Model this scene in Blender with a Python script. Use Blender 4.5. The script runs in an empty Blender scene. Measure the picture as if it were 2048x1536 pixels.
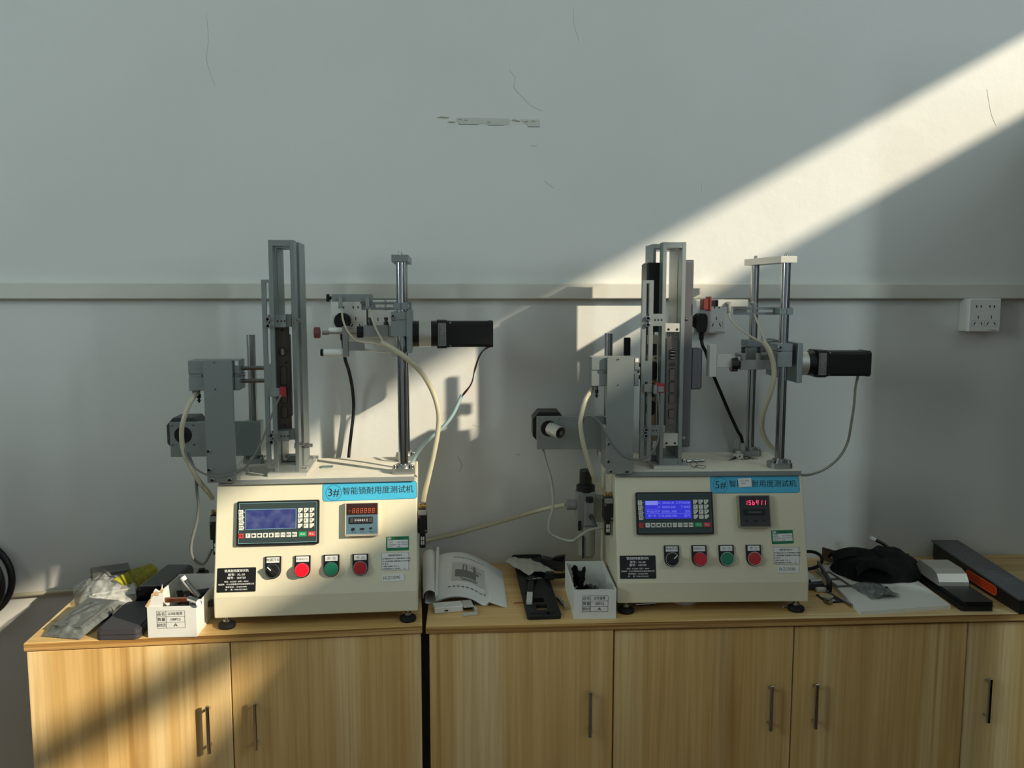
import bpy, math, random
from mathutils import Vector, Matrix
random.seed(7)
scene = bpy.context.scene
COL = scene.collection

# ------------------------------------------------------------------ camera
cam_d = bpy.data.cameras.new('camera'); cam = bpy.data.objects.new('camera', cam_d); COL.objects.link(cam)
cam_d.sensor_fit = 'HORIZONTAL'; cam_d.sensor_width = 36.0; cam_d.lens = 36.0 * 1680.0 / 2048.0
cam_d.clip_start = 0.02; cam_d.clip_end = 60
_yaw = math.radians(3.2); _pit = math.atan(179.0 / 1680.0)
_fw = Vector((math.sin(_yaw) * math.cos(_pit), math.cos(_yaw) * math.cos(_pit), -math.sin(_pit)))
cam.location = (0, 0, 1.5); cam.rotation_euler = _fw.to_track_quat('-Z', 'Y').to_euler()
scene.camera = cam

# ------------------------------------------------------------------ light
SUN = Vector((-1.45, 1.0, -0.807))
world = bpy.data.worlds.new('sky'); scene.world = world; world.use_nodes = True
_bg = world.node_tree.nodes['Background']; _bg.inputs[0].default_value = (0.55, 0.72, 1.0, 1); _bg.inputs[1].default_value = 1.2
sd = bpy.data.lights.new('sun', 'SUN'); sd.energy = 5.5; sd.angle = math.radians(0.9); sd.color = (1.0, 0.87, 0.66)
so = bpy.data.objects.new('sun', sd); COL.objects.link(so); so.rotation_euler = SUN.to_track_quat('-Z', 'Y').to_euler(); so.location = (6, -3, 5)
def area(name, loc, aim, sx, sy, power, col):
    d = bpy.data.lights.new(name, 'AREA'); d.shape = 'RECTANGLE'; d.size = sx; d.size_y = sy; d.energy = power; d.color = col
    o = bpy.data.objects.new(name, d); COL.objects.link(o); o.location = loc
    o.rotation_euler = Vector(aim).to_track_quat('-Z', 'Y').to_euler(); return o
area('window_or_fill_light', (3.14, -3.25, 2.05), (-1, 0, 0), 2.0, 1.4, 5, (1.0, 0.97, 0.90))
area('window_or_fill_light', (3.14, -0.35, 3.04), (-1, 0, 0), 0.18, 2.6, 58, (0.80, 0.96, 1.0))
area('window_or_fill_light', (-2.94, -0.1, 2.80), (1, 0, 0.3), 0.8, 2.4, 54, (0.78, 0.97, 1.0))  # added fill lamp before the solid left wall, brightens the back wall
scene.view_settings.view_transform = 'Standard'; scene.view_settings.look = 'None'
scene.view_settings.exposure = 0.0; scene.view_settings.gamma = 1.0; scene.view_settings.use_curve_mapping = False
scene.cycles.max_bounces = 7; scene.cycles.diffuse_bounces = 4; scene.cycles.glossy_bounces = 3
scene.cycles.transmission_bounces = 6; scene.cycles.transparent_max_bounces = 12
scene.cycles.caustics_reflective = False; scene.cycles.caustics_refractive = False
scene.cycles.sample_clamp_indirect = 3.0

# ------------------------------------------------------------------ mesh helpers
def V(*a): return Vector(a)
def frame_of(d):
    d = Vector(d).normalized()
    a = Vector((0, 0, 1)) if abs(d.z) < 0.9 else Vector((1, 0, 0))
    u = a.cross(d).normalized(); return u, d.cross(u).normalized(), d
def smooth_path(pts, res=6):
    P = [Vector(p) for p in pts]
    if len(P) < 3: return P
    Q = [P[0] * 2 - P[1]] + P + [P[-1] * 2 - P[-2]]; out = []
    for i in range(1, len(Q) - 2):
        p0, p1, p2, p3 = Q[i - 1], Q[i], Q[i + 1], Q[i + 2]
        for k in range(res):
            t = k / res
            out.append(0.5 * ((2 * p1) + (p2 - p0) * t + (2 * p0 - 5 * p1 + 4 * p2 - p3) * t * t + (3 * p1 - p0 - 3 * p2 + p3) * t ** 3))
    out.append(P[-1]); return out
class MB:
    def __init__(s, M=None): s.v = []; s.f = []; s.sm = []; s.mi = []; s.M = M; s.cur = 0
    def mat(s, i): s.cur = i; return s
    def add(s, vs, fs, smooth=False, M=None):
        n = len(s.v); T = s.M
        if M is not None: T = M if T is None else T @ M
        s.v += [tuple(T @ Vector(p)) if T is not None else tuple(p) for p in vs]
        s.f += [tuple(i + n for i in f) for f in fs]; s.sm += [smooth] * len(fs); s.mi += [s.cur] * len(fs); return s
    def box(s, x0, x1, y0, y1, z0, z1, b=0.0, M=None):
        x0, x1 = min(x0, x1), max(x0, x1); y0, y1 = min(y0, y1), max(y0, y1); z0, z1 = min(z0, z1), max(z0, z1)
        if b <= 0:
            vs = [(x, y, z) for z in (z0, z1) for y in (y0, y1) for x in (x0, x1)]
            return s.add(vs, [(0, 2, 3, 1), (4, 5, 7, 6), (0, 1, 5, 4), (2, 6, 7, 3), (0, 4, 6, 2), (1, 3, 7, 5)], M=M)
        b = min(b, 0.45 * min(x1 - x0, y1 - y0, z1 - z0))
        vs = []; idx = {}
        for sz in (0, 1):
            for sy in (0, 1):
                for sx in (0, 1):
                    X = (x0, x1)[sx]; Y = (y0, y1)[sy]; Z = (z0, z1)[sz]
                    xi = X + (b if not sx else -b); yi = Y + (b if not sy else -b); zi = Z + (b if not sz else -b)
                    for ax, p in enumerate(((X, yi, zi), (xi, Y, zi), (xi, yi, Z))):
                        idx[(sx, sy, sz, ax)] = len(vs); vs.append(p)
        I = lambda a, b_, c, ax: idx[(a, b_, c, ax)]
        fs = []
        for k in (0, 1):
            q = [I(k, 0, 0, 0), I(k, 1, 0, 0), I(k, 1, 1, 0), I(k, 0, 1, 0)]; fs.append(q if k else q[::-1])
            q = [I(0, k, 0, 1), I(0, k, 1, 1), I(1, k, 1, 1), I(1, k, 0, 1)]; fs.append(q if k else q[::-1])
            q = [I(0, 0, k, 2), I(1, 0, k, 2), I(1, 1, k, 2), I(0, 1, k, 2)]; fs.append(q if k else q[::-1])
        for a in (0, 1):
            for c in (0, 1):
                fs.append([I(0, a, c, 1), I(1, a, c, 1), I(1, a, c, 2), I(0, a, c, 2)])
                fs.append([I(a, 0, c, 0), I(a, 1, c, 0), I(a, 1, c, 2), I(a, 0, c, 2)])
                fs.append([I(a, c, 0, 0), I(a, c, 1, 0), I(a, c, 1, 1), I(a, c, 0, 1)])
                for d in (0, 1): fs.append([I(a, c, d, 0), I(a, c, d, 1), I(a, c, d, 2)])
        ctr = Vector(((x0 + x1) / 2, (y0 + y1) / 2, (z0 + z1) / 2)); out = []
        for f in fs:
            p = [Vector(vs[i]) for i in f]; n = (p[1] - p[0]).cross(p[2] - p[0]); m = sum(p, Vector()) / len(p)
            out.append(tuple(f) if n.dot(m - ctr) >= 0 else tuple(f[::-1]))
        return s.add(vs, out, M=M)
    def lathe(s, p0, axis, prof, n=16, M=None):
        """prof: list of (radius, distance along axis); sharp rings by repeating a point"""
        u, w, d = frame_of(axis); p0 = Vector(p0)
        for k in range(len(prof) - 1):
            (r0, h0), (r1, h1) = prof[k], prof[k + 1]
            if abs(r0 - r1) < 1e-9 and abs(h0 - h1) < 1e-9: continue
            a = [p0 + d * h0 + (u * math.cos(2 * math.pi * i / n) + w * math.sin(2 * math.pi * i / n)) * r0 for i in range(n)] if r0 > 1e-7 else [p0 + d * h0]
            b = [p0 + d * h1 + (u * math.cos(2 * math.pi * i / n) + w * math.sin(2 * math.pi * i / n)) * r1 for i in range(n)] if r1 > 1e-7 else [p0 + d * h1]
            vs = a + b; fs = []; na = len(a)
            for i in range(n):
                j = (i + 1) % n
                if len(a) == 1: fs.append((0, na + j, na + i)[::-1])
                elif len(b) == 1: fs.append((i, j, na))
                else: fs.append((i, j, na + j, na + i))
            s.add(vs, fs, smooth=abs(h1 - h0) > 1e-6, M=M)
        return s
    def cyl(s, p0, p1, r0, r1=None, n=16, M=None, ch=0.0):
        p0 = Vector(p0); p1 = Vector(p1); r1 = r0 if r1 is None else r1; L = (p1 - p0).length
        if ch > 0: pr = [(0, 0), (r0 - ch, 0), (r0, ch), (r1, L - ch), (r1 - ch, L), (0, L)]
        else: pr = [(0, 0), (r0, 0), (r1, L), (0, L)]
        return s.lathe(p0, p1 - p0, pr, n, M)
    def ring(s, p0, p1, ro, ri, n=20, M=None):
        p0 = Vector(p0); p1 = Vector(p1); L = (p1 - p0).length
        return s.lathe(p0, p1 - p0, [(ri, 0), (ro, 0), (ro, L), (ri, L), (ri, 0)], n, M)
    def tube(s, pts, r, n=8, res=6, cap=True, M=None):
        P = smooth_path(pts, res) if res > 1 else [Vector(p) for p in pts]
        rr = r if callable(r) else (lambda t: r)
        t0 = (P[1] - P[0]).normalized(); u, w, _ = frame_of(t0); vs = []; m = len(P)
        for i, p in enumerate(P):
            t = ((P[min(i + 1, m - 1)] - P[max(i - 1, 0)])).normalized()
            u = (u - t * u.dot(t)).normalized(); w = t.cross(u); R = rr(i / (m - 1))
            vs += [p + (u * math.cos(2 * math.pi * k / n) + w * math.sin(2 * math.pi * k / n)) * R for k in range(n)]
        fs = [(i * n + k, i * n + (k + 1) % n, (i + 1) * n + (k + 1) % n, (i + 1) * n + k) for i in range(m - 1) for k in range(n)]
        s.add(vs, fs, True, M)
        if cap: s.add(vs[:n], [tuple(range(n))[::-1]], False, M); s.add(vs[-n:], [tuple(range(n))], False, M)
        return s
    def prism(s, poly, d0, d1, plane='xz', M=None):
        """extrude a 2D polygon: plane xz -> along y, xy -> along z, yz -> along x"""
        f = {'xz': lambda a, b, d: (a, d, b), 'xy': lambda a, b, d: (a, b, d), 'yz': lambda a, b, d: (d, a, b)}[plane]
        n = len(poly); A = sum(poly[i][0] * poly[(i + 1) % n][1] - poly[(i + 1) % n][0] * poly[i][1] for i in range(n))
        if A < 0: poly = poly[::-1]
        flip = (plane == 'xz')
        if d1 < d0: d0, d1 = d1, d0
        vs = [f(a, b, d0) for a, b in poly] + [f(a, b, d1) for a, b in poly]
        fs = [tuple(range(n))[::-1], tuple(range(n, 2 * n))] + [(i, (i + 1) % n, n + (i + 1) % n, n + i) for i in range(n)]
        if flip: fs = [q[::-1] for q in fs]
        return s.add(vs, fs, M=M)
    def torus(s, c, axis, R, r, n=24, m=8, M=None, a0=0, a1=2 * math.pi):
        u, w, d = frame_of(axis); c = Vector(c); full = abs(a1 - a0 - 2 * math.pi) < 1e-6; k = n if full else n + 1; vs = []
        for i in range(k):
            a = a0 + (a1 - a0) * i / n; e = u * math.cos(a) + w * math.sin(a)
            vs += [c + e * (R + r * math.cos(2 * math.pi * j / m)) + d * r * math.sin(2 * math.pi * j / m) for j in range(m)]
        fs = [(i * m + j, ((i + 1) % k) * m + j, ((i + 1) % k) * m + (j + 1) % m, i * m + (j + 1) % m) for i in range(n if full else n) for j in range(m)]
        return s.add(vs, fs, True, M)
    def ball(s, c, rx, ry=None, rz=None, n=14, m=8, M=None):
        ry = rx if ry is None else ry; rz = rx if rz is None else rz; vs = [(c[0], c[1], c[2] - rz)]
        for j in range(1, m):
            t = -math.pi / 2 + math.pi * j / m
            vs += [(c[0] + rx * math.cos(t) * math.cos(2 * math.pi * i / n), c[1] + ry * math.cos(t) * math.sin(2 * math.pi * i / n), c[2] + rz * math.sin(t)) for i in range(n)]
        vs.append((c[0], c[1], c[2] + rz)); L = len(vs) - 1; fs = [(0, 1 + (i + 1) % n, 1 + i) for i in range(n)]
        for j in range(m - 2):
            b = 1 + j * n; fs += [(b + i, b + (i + 1) % n, b + n + (i + 1) % n, b + n + i) for i in range(n)]
        b = 1 + (m - 2) * n; fs += [(b + i, b + (i + 1) % n, L) for i in range(n)]
        return s.add(vs, fs, True, M)
    def sheet(s, fn, nu, nv, t=0.0, M=None, smooth=True):
        """surface fn(u,v)->(x,y,z); t>0 gives it thickness along -normal"""
        P = [[Vector(fn(i / nu, j / nv)) for j in range(nv + 1)] for i in range(nu + 1)]
        ix = lambda i, j: i * (nv + 1) + j
        top = [p for r in P for p in r]; fs = [(ix(i, j), ix(i + 1, j), ix(i + 1, j + 1), ix(i, j + 1)) for i in range(nu) for j in range(nv)]
        if t <= 0: return s.add(top, fs, smooth, M)
        bot = []
        for i in range(nu + 1):
            for j in range(nv + 1):
                a = P[min(i + 1, nu)][j] - P[max(i - 1, 0)][j]; b = P[i][min(j + 1, nv)] - P[i][max(j - 1, 0)]
                nn = a.cross(b); nn = nn.normalized() if nn.length > 1e-12 else Vector((0, 0, 1)); bot.append(P[i][j] - nn * t)
        N = len(top); fs2 = [tuple(N + k for k in f[::-1]) for f in fs]
        s.add(top + bot, fs + fs2, smooth, M)
        e = [(ix(i, 0), ix(i + 1, 0)) for i in range(nu)] + [(ix(nu, j), ix(nu, j + 1)) for j in range(nv)] + [(ix(i + 1, nv), ix(i, nv)) for i in range(nu)] + [(ix(0, j + 1), ix(0, j)) for j in range(nv)]
        return s.add(top + bot, [(b_, a_, a_ + N, b_ + N) for a_, b_ in e], False, M)
    def text(s, body, size, M, align='CENTER', sx=1.0, bold=0.0):
        c = bpy.data.curves.new('txt', 'FONT'); c.body = body; c.size = size; c.align_x = align; c.align_y = 'CENTER'; c.resolution_u = 2
        c.offset = bold * size
        o = bpy.data.objects.new('txt', c); COL.objects.link(o)
        m = bpy.data.meshes.new_from_object(o.evaluated_get(bpy.context.evaluated_depsgraph_get()))
        s.add([(v.co.x * sx, v.co.y, 0) for v in m.vertices], [tuple(p.vertices) for p in m.polygons], False, M)
        bpy.data.objects.remove(o); bpy.data.curves.remove(c); bpy.data.meshes.remove(m); return s
    def build(s, name, mats, parent=None, label=None, loc=None, rot=None):
        me = bpy.data.meshes.new(name); me.from_pydata(s.v, [], s.f); me.polygons.foreach_set('use_smooth', s.sm)
        if not isinstance(mats, (list, tuple)): mats = [mats]
        for m in mats: me.materials.append(m)
        if len(mats) > 1: me.polygons.foreach_set('material_index', s.mi)
        me.update(); o = bpy.data.objects.new(name, me); COL.objects.link(o)
        if parent is not None: o.parent = parent
        if loc is not None: o.location = loc
        if rot is not None: o.rotation_euler = rot
        if label: o['label'] = label
        return o
def tag(o, label, cat, group=None):
    o['label'] = label; o['category'] = cat
    if group: o['group'] = group
    return o
def thing(name, label, cat, loc=(0, 0, 0), rz=0.0, group=None):
    o = bpy.data.objects.new(name, None); COL.objects.link(o); o.empty_display_size = 0.02
    o.location = loc; o.rotation_euler = (0, 0, rz); return tag(o, label, cat, group)
def struct(o): o['kind'] = 'structure'; return o
def T(x=0, y=0, z=0): return Matrix.Translation((x, y, z))
def RZ(a): return Matrix.Rotation(math.radians(a), 4, 'Z')
def RX(a): return Matrix.Rotation(math.radians(a), 4, 'X')
def RY(a): return Matrix.Rotation(math.radians(a), 4, 'Y')
FRONT = RX(90)          # text plane facing -y

# ------------------------------------------------------------------ materials
def lin(c):
    return tuple(((x / 255.0) / 12.92 if x / 255.0 <= 0.04045 else ((x / 255.0 + 0.055) / 1.055) ** 2.4) for x in c)
def mat(name, rgb, rough=0.5, metal=0.0, noise=0.0, nscale=40.0, bump=0.0, bscale=200.0, spec=0.5, trans=0.0, ior=1.45, emit=None, estr=0.0, coat=0.0, alpha=1.0, sub=0.0):
    m = bpy.data.materials.new(name); m.use_nodes = True; nt = m.node_tree; b = nt.nodes['Principled BSDF']
    L = lin(rgb)
    b.inputs['Base Color'].default_value = (*L, 1); b.inputs['Roughness'].default_value = rough; b.inputs['Metallic'].default_value = metal
    b.inputs['Specular IOR Level'].default_value = spec; b.inputs['Transmission Weight'].default_value = trans; b.inputs['IOR'].default_value = ior
    b.inputs['Coat Weight'].default_value = coat; b.inputs['Alpha'].default_value = alpha
    if emit: b.inputs['Emission Color'].default_value = (*lin(emit), 1); b.inputs['Emission Strength'].default_value = estr
    tc = nt.nodes.new('ShaderNodeTexCoord')
    nz = nt.nodes.new('ShaderNodeTexNoise'); nz.inputs['Scale'].default_value = nscale; nz.inputs['Detail'].default_value = 4
    nt.links.new(tc.outputs['Object'], nz.inputs['Vector'])
    mx = nt.nodes.new('ShaderNodeMix'); mx.data_type = 'RGBA'
    k = noise if noise else 0.03
    mx.inputs[6].default_value = (*[c * (1 - k) for c in L], 1); mx.inputs[7].default_value = (*[min(1, c * (1 + k)) for c in L], 1)
    nt.links.new(nz.outputs['Fac'], mx.inputs[0]); nt.links.new(mx.outputs[2], b.inputs['Base Color'])
    if bump:
        n2 = nt.nodes.new('ShaderNodeTexNoise'); n2.inputs['Scale'].default_value = bscale; n2.inputs['Detail'].default_value = 3
        nt.links.new(tc.outputs['Object'], n2.inputs['Vector'])
        bp = nt.nodes.new('ShaderNodeBump'); bp.inputs['Strength'].default_value = bump; bp.inputs['Distance'].default_value = 0.002
        nt.links.new(n2.outputs['Fac'], bp.inputs['Height']); nt.links.new(bp.outputs[0], b.inputs['Normal'])
    return m
def film(name, rgb, density=0.25, rough=0.12):
    """thin clear plastic: mostly see-through sheet with a gloss"""
    m = bpy.data.materials.new(name); m.use_nodes = True; nt = m.node_tree; b = nt.nodes['Principled BSDF']; out = nt.nodes['Material Output']
    b.inputs['Base Color'].default_value = (*lin(rgb), 1); b.inputs['Roughness'].default_value = rough; b.inputs['Specular IOR Level'].default_value = 0.6
    tr = nt.nodes.new('ShaderNodeBsdfTransparent'); tr.inputs[0].default_value = (*[0.35 + 0.65 * c for c in lin(rgb)], 1)
    nz = nt.nodes.new('ShaderNodeTexNoise'); nz.inputs['Scale'].default_value = 60; tc = nt.nodes.new('ShaderNodeTexCoord'); nt.links.new(tc.outputs['Object'], nz.inputs['Vector'])
    mr = nt.nodes.new('ShaderNodeMapRange'); mr.inputs['From Min'].default_value = 0.3; mr.inputs['From Max'].default_value = 0.7
    mr.inputs['To Min'].default_value = density * 0.5; mr.inputs['To Max'].default_value = min(1, density * 1.5); nt.links.new(nz.outputs['Fac'], mr.inputs['Value'])
    mx = nt.nodes.new('ShaderNodeMixShader'); nt.links.new(mr.outputs[0], mx.inputs[0]); nt.links.new(tr.outputs[0], mx.inputs[1]); nt.links.new(b.outputs[0], mx.inputs[2])
    nt.links.new(mx.outputs[0], out.inputs[0]); return m
def wood(name, vertical=True):
    m = bpy.data.materials.new(name); m.use_nodes = True; nt = m.node_tree; N = nt.nodes; b = N['Principled BSDF']; L = nt.links
    tc = N.new('ShaderNodeTexCoord'); oi = N.new('ShaderNodeObjectInfo')
    cm = N.new('ShaderNodeCombineXYZ'); mu = N.new('ShaderNodeMath'); mu.operation = 'MULTIPLY'; mu.inputs[1].default_value = 13.7
    L.new(oi.outputs['Random'], mu.inputs[0]); L.new(mu.outputs[0], cm.inputs[0]); L.new(mu.outputs[0], cm.inputs[2])
    ad = N.new('ShaderNodeVectorMath'); ad.operation = 'ADD'; L.new(tc.outputs['Object'], ad.inputs[0]); L.new(cm.outputs[0], ad.inputs[1])
    def nz(scl, det, rough=0.5, dist=0.0):
        mp = N.new('ShaderNodeMapping'); mp.inputs['Scale'].default_value = scl; L.new(ad.outputs[0], mp.inputs['Vector'])
        n = N.new('ShaderNodeTexNoise'); n.inputs['Scale'].default_value = 1; n.inputs['Detail'].default_value = det; n.inputs['Roughness'].default_value = rough; n.inputs['Distortion'].default_value = dist
        L.new(mp.outputs[0], n.inputs['Vector']); return n
    if vertical: big = nz((8, 8, 0.22), 2.5, 0.6, 0.2); fine = nz((170, 170, 3.0), 3); figure = nz((19, 19, 0.5), 2, 0.5, 1.0)
    else: big = nz((0.4, 9, 14), 2, 0.5, 0.25); fine = nz((3.0, 170, 170), 3); figure = nz((1.6, 34, 90), 2, 0.5, 1.2)
    cr = N.new('ShaderNodeValToRGB'); e = cr.color_ramp.elements
    e[0].position = 0.30; e[0].color = (*lin((210, 170, 106)), 1); e[1].position = 0.72; e[1].color = (*lin((246, 220, 170)), 1)
    for p, c in ((0.42, (232, 194, 130)), (0.50, (220, 180, 114)), (0.58, (238, 206, 148))):
        x = cr.color_ramp.elements.new(p); x.color = (*lin(c), 1)
    L.new(big.outputs['Fac'], cr.inputs[0])
    r2 = N.new('ShaderNodeValToRGB'); r2.color_ramp.elements[0].position = 0.35; r2.color_ramp.elements[0].color = (0.74, 0.70, 0.62, 1); r2.color_ramp.elements[1].position = 0.6; r2.color_ramp.elements[1].color = (1, 1, 1, 1)
    L.new(fine.outputs['Fac'], r2.inputs[0])
    r3 = N.new('ShaderNodeValToRGB'); r3.color_ramp.elements[0].position = 0.30; r3.color_ramp.elements[0].color = (0.66, 0.55, 0.40, 1); r3.color_ramp.elements[1].position = 0.42; r3.color_ramp.elements[1].color = (1, 1, 1, 1)
    L.new(figure.outputs['Fac'], r3.inputs[0])
    m1 = N.new('ShaderNodeMix'); m1.data_type = 'RGBA'; m1.blend_type = 'MULTIPLY'; m1.inputs[0].default_value = 0.55; L.new(cr.outputs[0], m1.inputs[6]); L.new(r2.outputs[0], m1.inputs[7])
    m2 = N.new('ShaderNodeMix'); m2.data_type = 'RGBA'; m2.blend_type = 'MULTIPLY'; m2.inputs[0].default_value = 0.75; L.new(m1.outputs[2], m2.inputs[6]); L.new(r3.outputs[0], m2.inputs[7])
    L.new(m2.outputs[2], b.inputs['Base Color']); b.inputs['Roughness'].default_value = 0.42; return m
def wall_mat():
    m = bpy.data.materials.new('wall_paint'); m.use_nodes = True; nt = m.node_tree; N = nt.nodes; L = nt.links; b = N['Principled BSDF']
    tc = N.new('ShaderNodeTexCoord'); n1 = N.new('ShaderNodeTexNoise'); n1.inputs['Scale'].default_value = 1.6; n1.inputs['Detail'].default_value = 5; L.new(tc.outputs['Object'], n1.inputs['Vector'])
    cr = N.new('ShaderNodeValToRGB'); cr.color_ramp.elements[0].position = 0.3; cr.color_ramp.elements[0].color = (*lin((216, 217, 212)), 1); cr.color_ramp.elements[1].position = 0.7; cr.color_ramp.elements[1].color = (*lin((224, 225, 221)), 1)
    L.new(n1.outputs['Fac'], cr.inputs[0]); L.new(cr.outputs[0], b.inputs['Base Color']); b.inputs['Roughness'].default_value = 0.6
    n2 = N.new('ShaderNodeTexNoise'); n2.inputs['Scale'].default_value = 9; n2.inputs['Detail'].default_value = 6; L.new(tc.outputs['Object'], n2.inputs['Vector'])
    n3 = N.new('ShaderNodeTexNoise'); n3.inputs['Scale'].default_value = 240; n3.inputs['Detail'].default_value = 2; L.new(tc.outputs['Object'], n3.inputs['Vector'])
    b1 = N.new('ShaderNodeBump'); b1.inputs['Strength'].default_value = 0.10; b1.inputs['Distance'].default_value = 0.02; L.new(n2.outputs['Fac'], b1.inputs['Height'])
    b2 = N.new('ShaderNodeBump'); b2.inputs['Strength'].default_value = 0.12; b2.inputs['Distance'].default_value = 0.0008; L.new(n3.outputs['Fac'], b2.inputs['Height']); L.new(b1.outputs[0], b2.inputs['Normal'])
    L.new(b2.outputs[0], b.inputs['Normal']); return m
WALL = wall_mat()
def streak_wood():
    m = wood('laminate_edge_band', False); nt = m.node_tree
    for n in nt.nodes:
        if n.type == 'VALTORGB' and len(n.color_ramp.elements) == 2 and n.color_ramp.elements[0].color[2] < 0.5:
            n.color_ramp.elements[0].color = (0.34, 0.24, 0.15, 1); n.color_ramp.elements[0].position = 0.40; n.color_ramp.elements[1].position = 0.56
        if n.type == 'VALTORGB' and len(n.color_ramp.elements) > 2:
            for e in n.color_ramp.elements: e.color = (e.color[0] * .8, e.color[1] * .72, e.color[2] * .62, 1)
        if n.type == 'MAPPING' and abs(n.inputs['Scale'].default_value[2] - 90) < 1: n.inputs['Scale'].default_value = (1.1, 34, 210)
    return m
EDGEB = streak_wood()
DOORW = wood('laminate_vertical', True); TOPW = wood('laminate_horizontal', False)
EDGEW = mat('laminate_edge', (186, 136, 78), 0.45, noise=0.15, nscale=30)
PLASTER = mat('bare_plaster', (204, 204, 196), 0.9, noise=0.15, nscale=300, bump=0.6, bscale=400)
CRACK = mat('crack_line', (186, 188, 185), 0.9); SCUFF = mat('scuff', (196, 196, 190), 0.8)  # crack tone, a little darker than the wall paint
TRUNK = mat('trunking_plastic', (214, 212, 202), 0.45)
CREAM = mat('cream_powder_coat', (222, 215, 188), 0.42, noise=0.02, nscale=90, bump=0.12, bscale=900)
ALU = mat('anodised_aluminium', (152, 161, 160), 0.42, metal=0.75, noise=0.03, nscale=250, bump=0.05, bscale=1200)
ALUD = mat('machined_aluminium', (160, 164, 162), 0.38, metal=0.85)
ALUL = mat('light_aluminium', (206, 206, 198), 0.45, metal=0.55)
HAMMER = mat('hammered_grey', (134, 140, 138), 0.5, noise=0.12, nscale=700, bump=0.3, bscale=900)
DUST = mat('dusty_plate', (238, 232, 214), 0.7, noise=0.10, nscale=30)
CHROME = mat('chrome', (182, 184, 187), 0.14, metal=1.0)
STEEL = mat('steel', (168, 168, 166), 0.28, metal=1.0)
BRASSY = mat('brass', (190, 160, 96), 0.3, metal=1.0)
BLACK = mat('black_plastic', (22, 23, 24), 0.42); BLACKG = mat('gloss_black', (12, 12, 13), 0.10, coat=0.5); RUBBER = mat('black_rubber', (26, 26, 27), 0.75)
MOTOR = mat('motor_black', (20, 22, 22), 0.35); CLOTH = mat('black_cloth', (11, 11, 12), 0.95, bump=0.5, bscale=700)
DGREY = mat('dark_grey_paint', (68, 66, 70), 0.45, noise=0.05); LOCKG = mat('lock_grey', (108, 108, 112), 0.38, metal=0.5); FACEP = mat('lock_faceplate', (122, 120, 114), 0.36, metal=0.8); FACED = mat('bronze_faceplate', (96, 90, 84), 0.38, metal=0.7)
WHITE = mat('white_plastic', (226, 226, 220), 0.45); PAPER = mat('paper', (226, 226, 222), 0.8); CARTON = mat('white_card', (224, 224, 218), 0.75, noise=0.03, nscale=60); KRAFT = mat('torn_card', (204, 170, 132), 0.9, noise=0.15, nscale=200)
HOSE = mat('air_hose', (226, 218, 188), 0.3, trans=0.35, spec=0.5); SLEEVE = mat('clear_sleeve', (228, 226, 212), 0.3, trans=0.3); CABLEG = mat('grey_cable', (112, 112, 108), 0.5); CABLEB = mat('black_cable', (24, 24, 25), 0.5); CABLEW = mat('pale_cable', (160, 160, 148), 0.5)
BLUEST = mat('blue_sticker', (72, 178, 214), 0.35); INK = mat('ink', (38, 42, 46), 0.6); INKG = mat('grey_ink', (120, 122, 122), 0.7); WHITEI = mat('white_ink', (228, 228, 226), 0.6)
PANELG = mat('panel_green_grey', (52, 66, 66), 0.4); CYANL = mat('cyan_line', (150, 210, 220), 0.5); KEYW = mat('key_white', (222, 222, 212), 0.5); KEYR = mat('key_red', (204, 62, 66), 0.5); KEYG = mat('key_green', (24, 160, 100), 0.5)
LCDOFF = mat('lcd_unlit', (26, 44, 132), 0.2, coat=0.2, noise=0.12, nscale=60); LCDON = mat('lcd_lit', (40, 40, 190), 0.2, emit=(60, 62, 228), estr=0.50); LCDTXT = mat('lcd_text', (150, 150, 230), 0.4, emit=(120, 122, 240), estr=0.55)
LEDOFF = mat('led_unlit', (206, 98, 60), 0.4); LEDON = mat('led_lit', (255, 40, 90), 0.4, emit=(255, 60, 110), estr=1.5)
CTRBLUE = mat('counter_blue', (84, 112, 126), 0.4); CTRDARK = mat('counter_dark', (58, 34, 30), 0.2); BEZEL = mat('counter_bezel', (150, 146, 126), 0.5); BEZELL = mat('counter_bezel_light', (206, 198, 176), 0.5)
RED = mat('button_red', (176, 40, 44), 0.35); REDLIT = mat('lamp_red_lit', (240, 20, 40), 0.3, emit=(255, 20, 40), estr=0.45); GREEN = mat('button_green', (30, 120, 90), 0.35); REDL = mat('lamp_red', (190, 30, 48), 0.25)
STKG = mat('sticker_green', (30, 122, 84), 0.5); REDCLIP = mat('red_clip', (158, 48, 54), 0.35); SENSOR = mat('sensor_grey', (150, 152, 148), 0.35, trans=0.2); ORANGE = mat('orange_plastic', (214, 66, 24), 0.4)
COPPER = mat('copper_metal', (214, 134, 104), 0.22, metal=1.0); FOAM = mat('white_foam', (232, 230, 222), 0.9, bump=0.3, bscale=300); FOIL = mat('foil_pouch', (196, 196, 186), 0.45, noise=0.06)
PADBLUE = mat('pad_blue_grey', (120, 140, 140), 0.5); CREAMD = mat('cream_disc', (206, 196, 156), 0.6)
PADRED = mat('dull_red_pad', (112, 46, 42), 0.4); DARKROD = mat('dark_rod', (120, 122, 124), 0.2, metal=1.0)
CLEAR = film('clear_film', (236, 238, 236), 0.34); CLEARD = film('grey_film', (150, 156, 154), 0.42); YELLOWF = film('yellow_film', (206, 200, 62), 0.42)
FLOORM = mat('floor_tile', (126, 98, 64), 0.35, noise=0.05, nscale=3)

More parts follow.
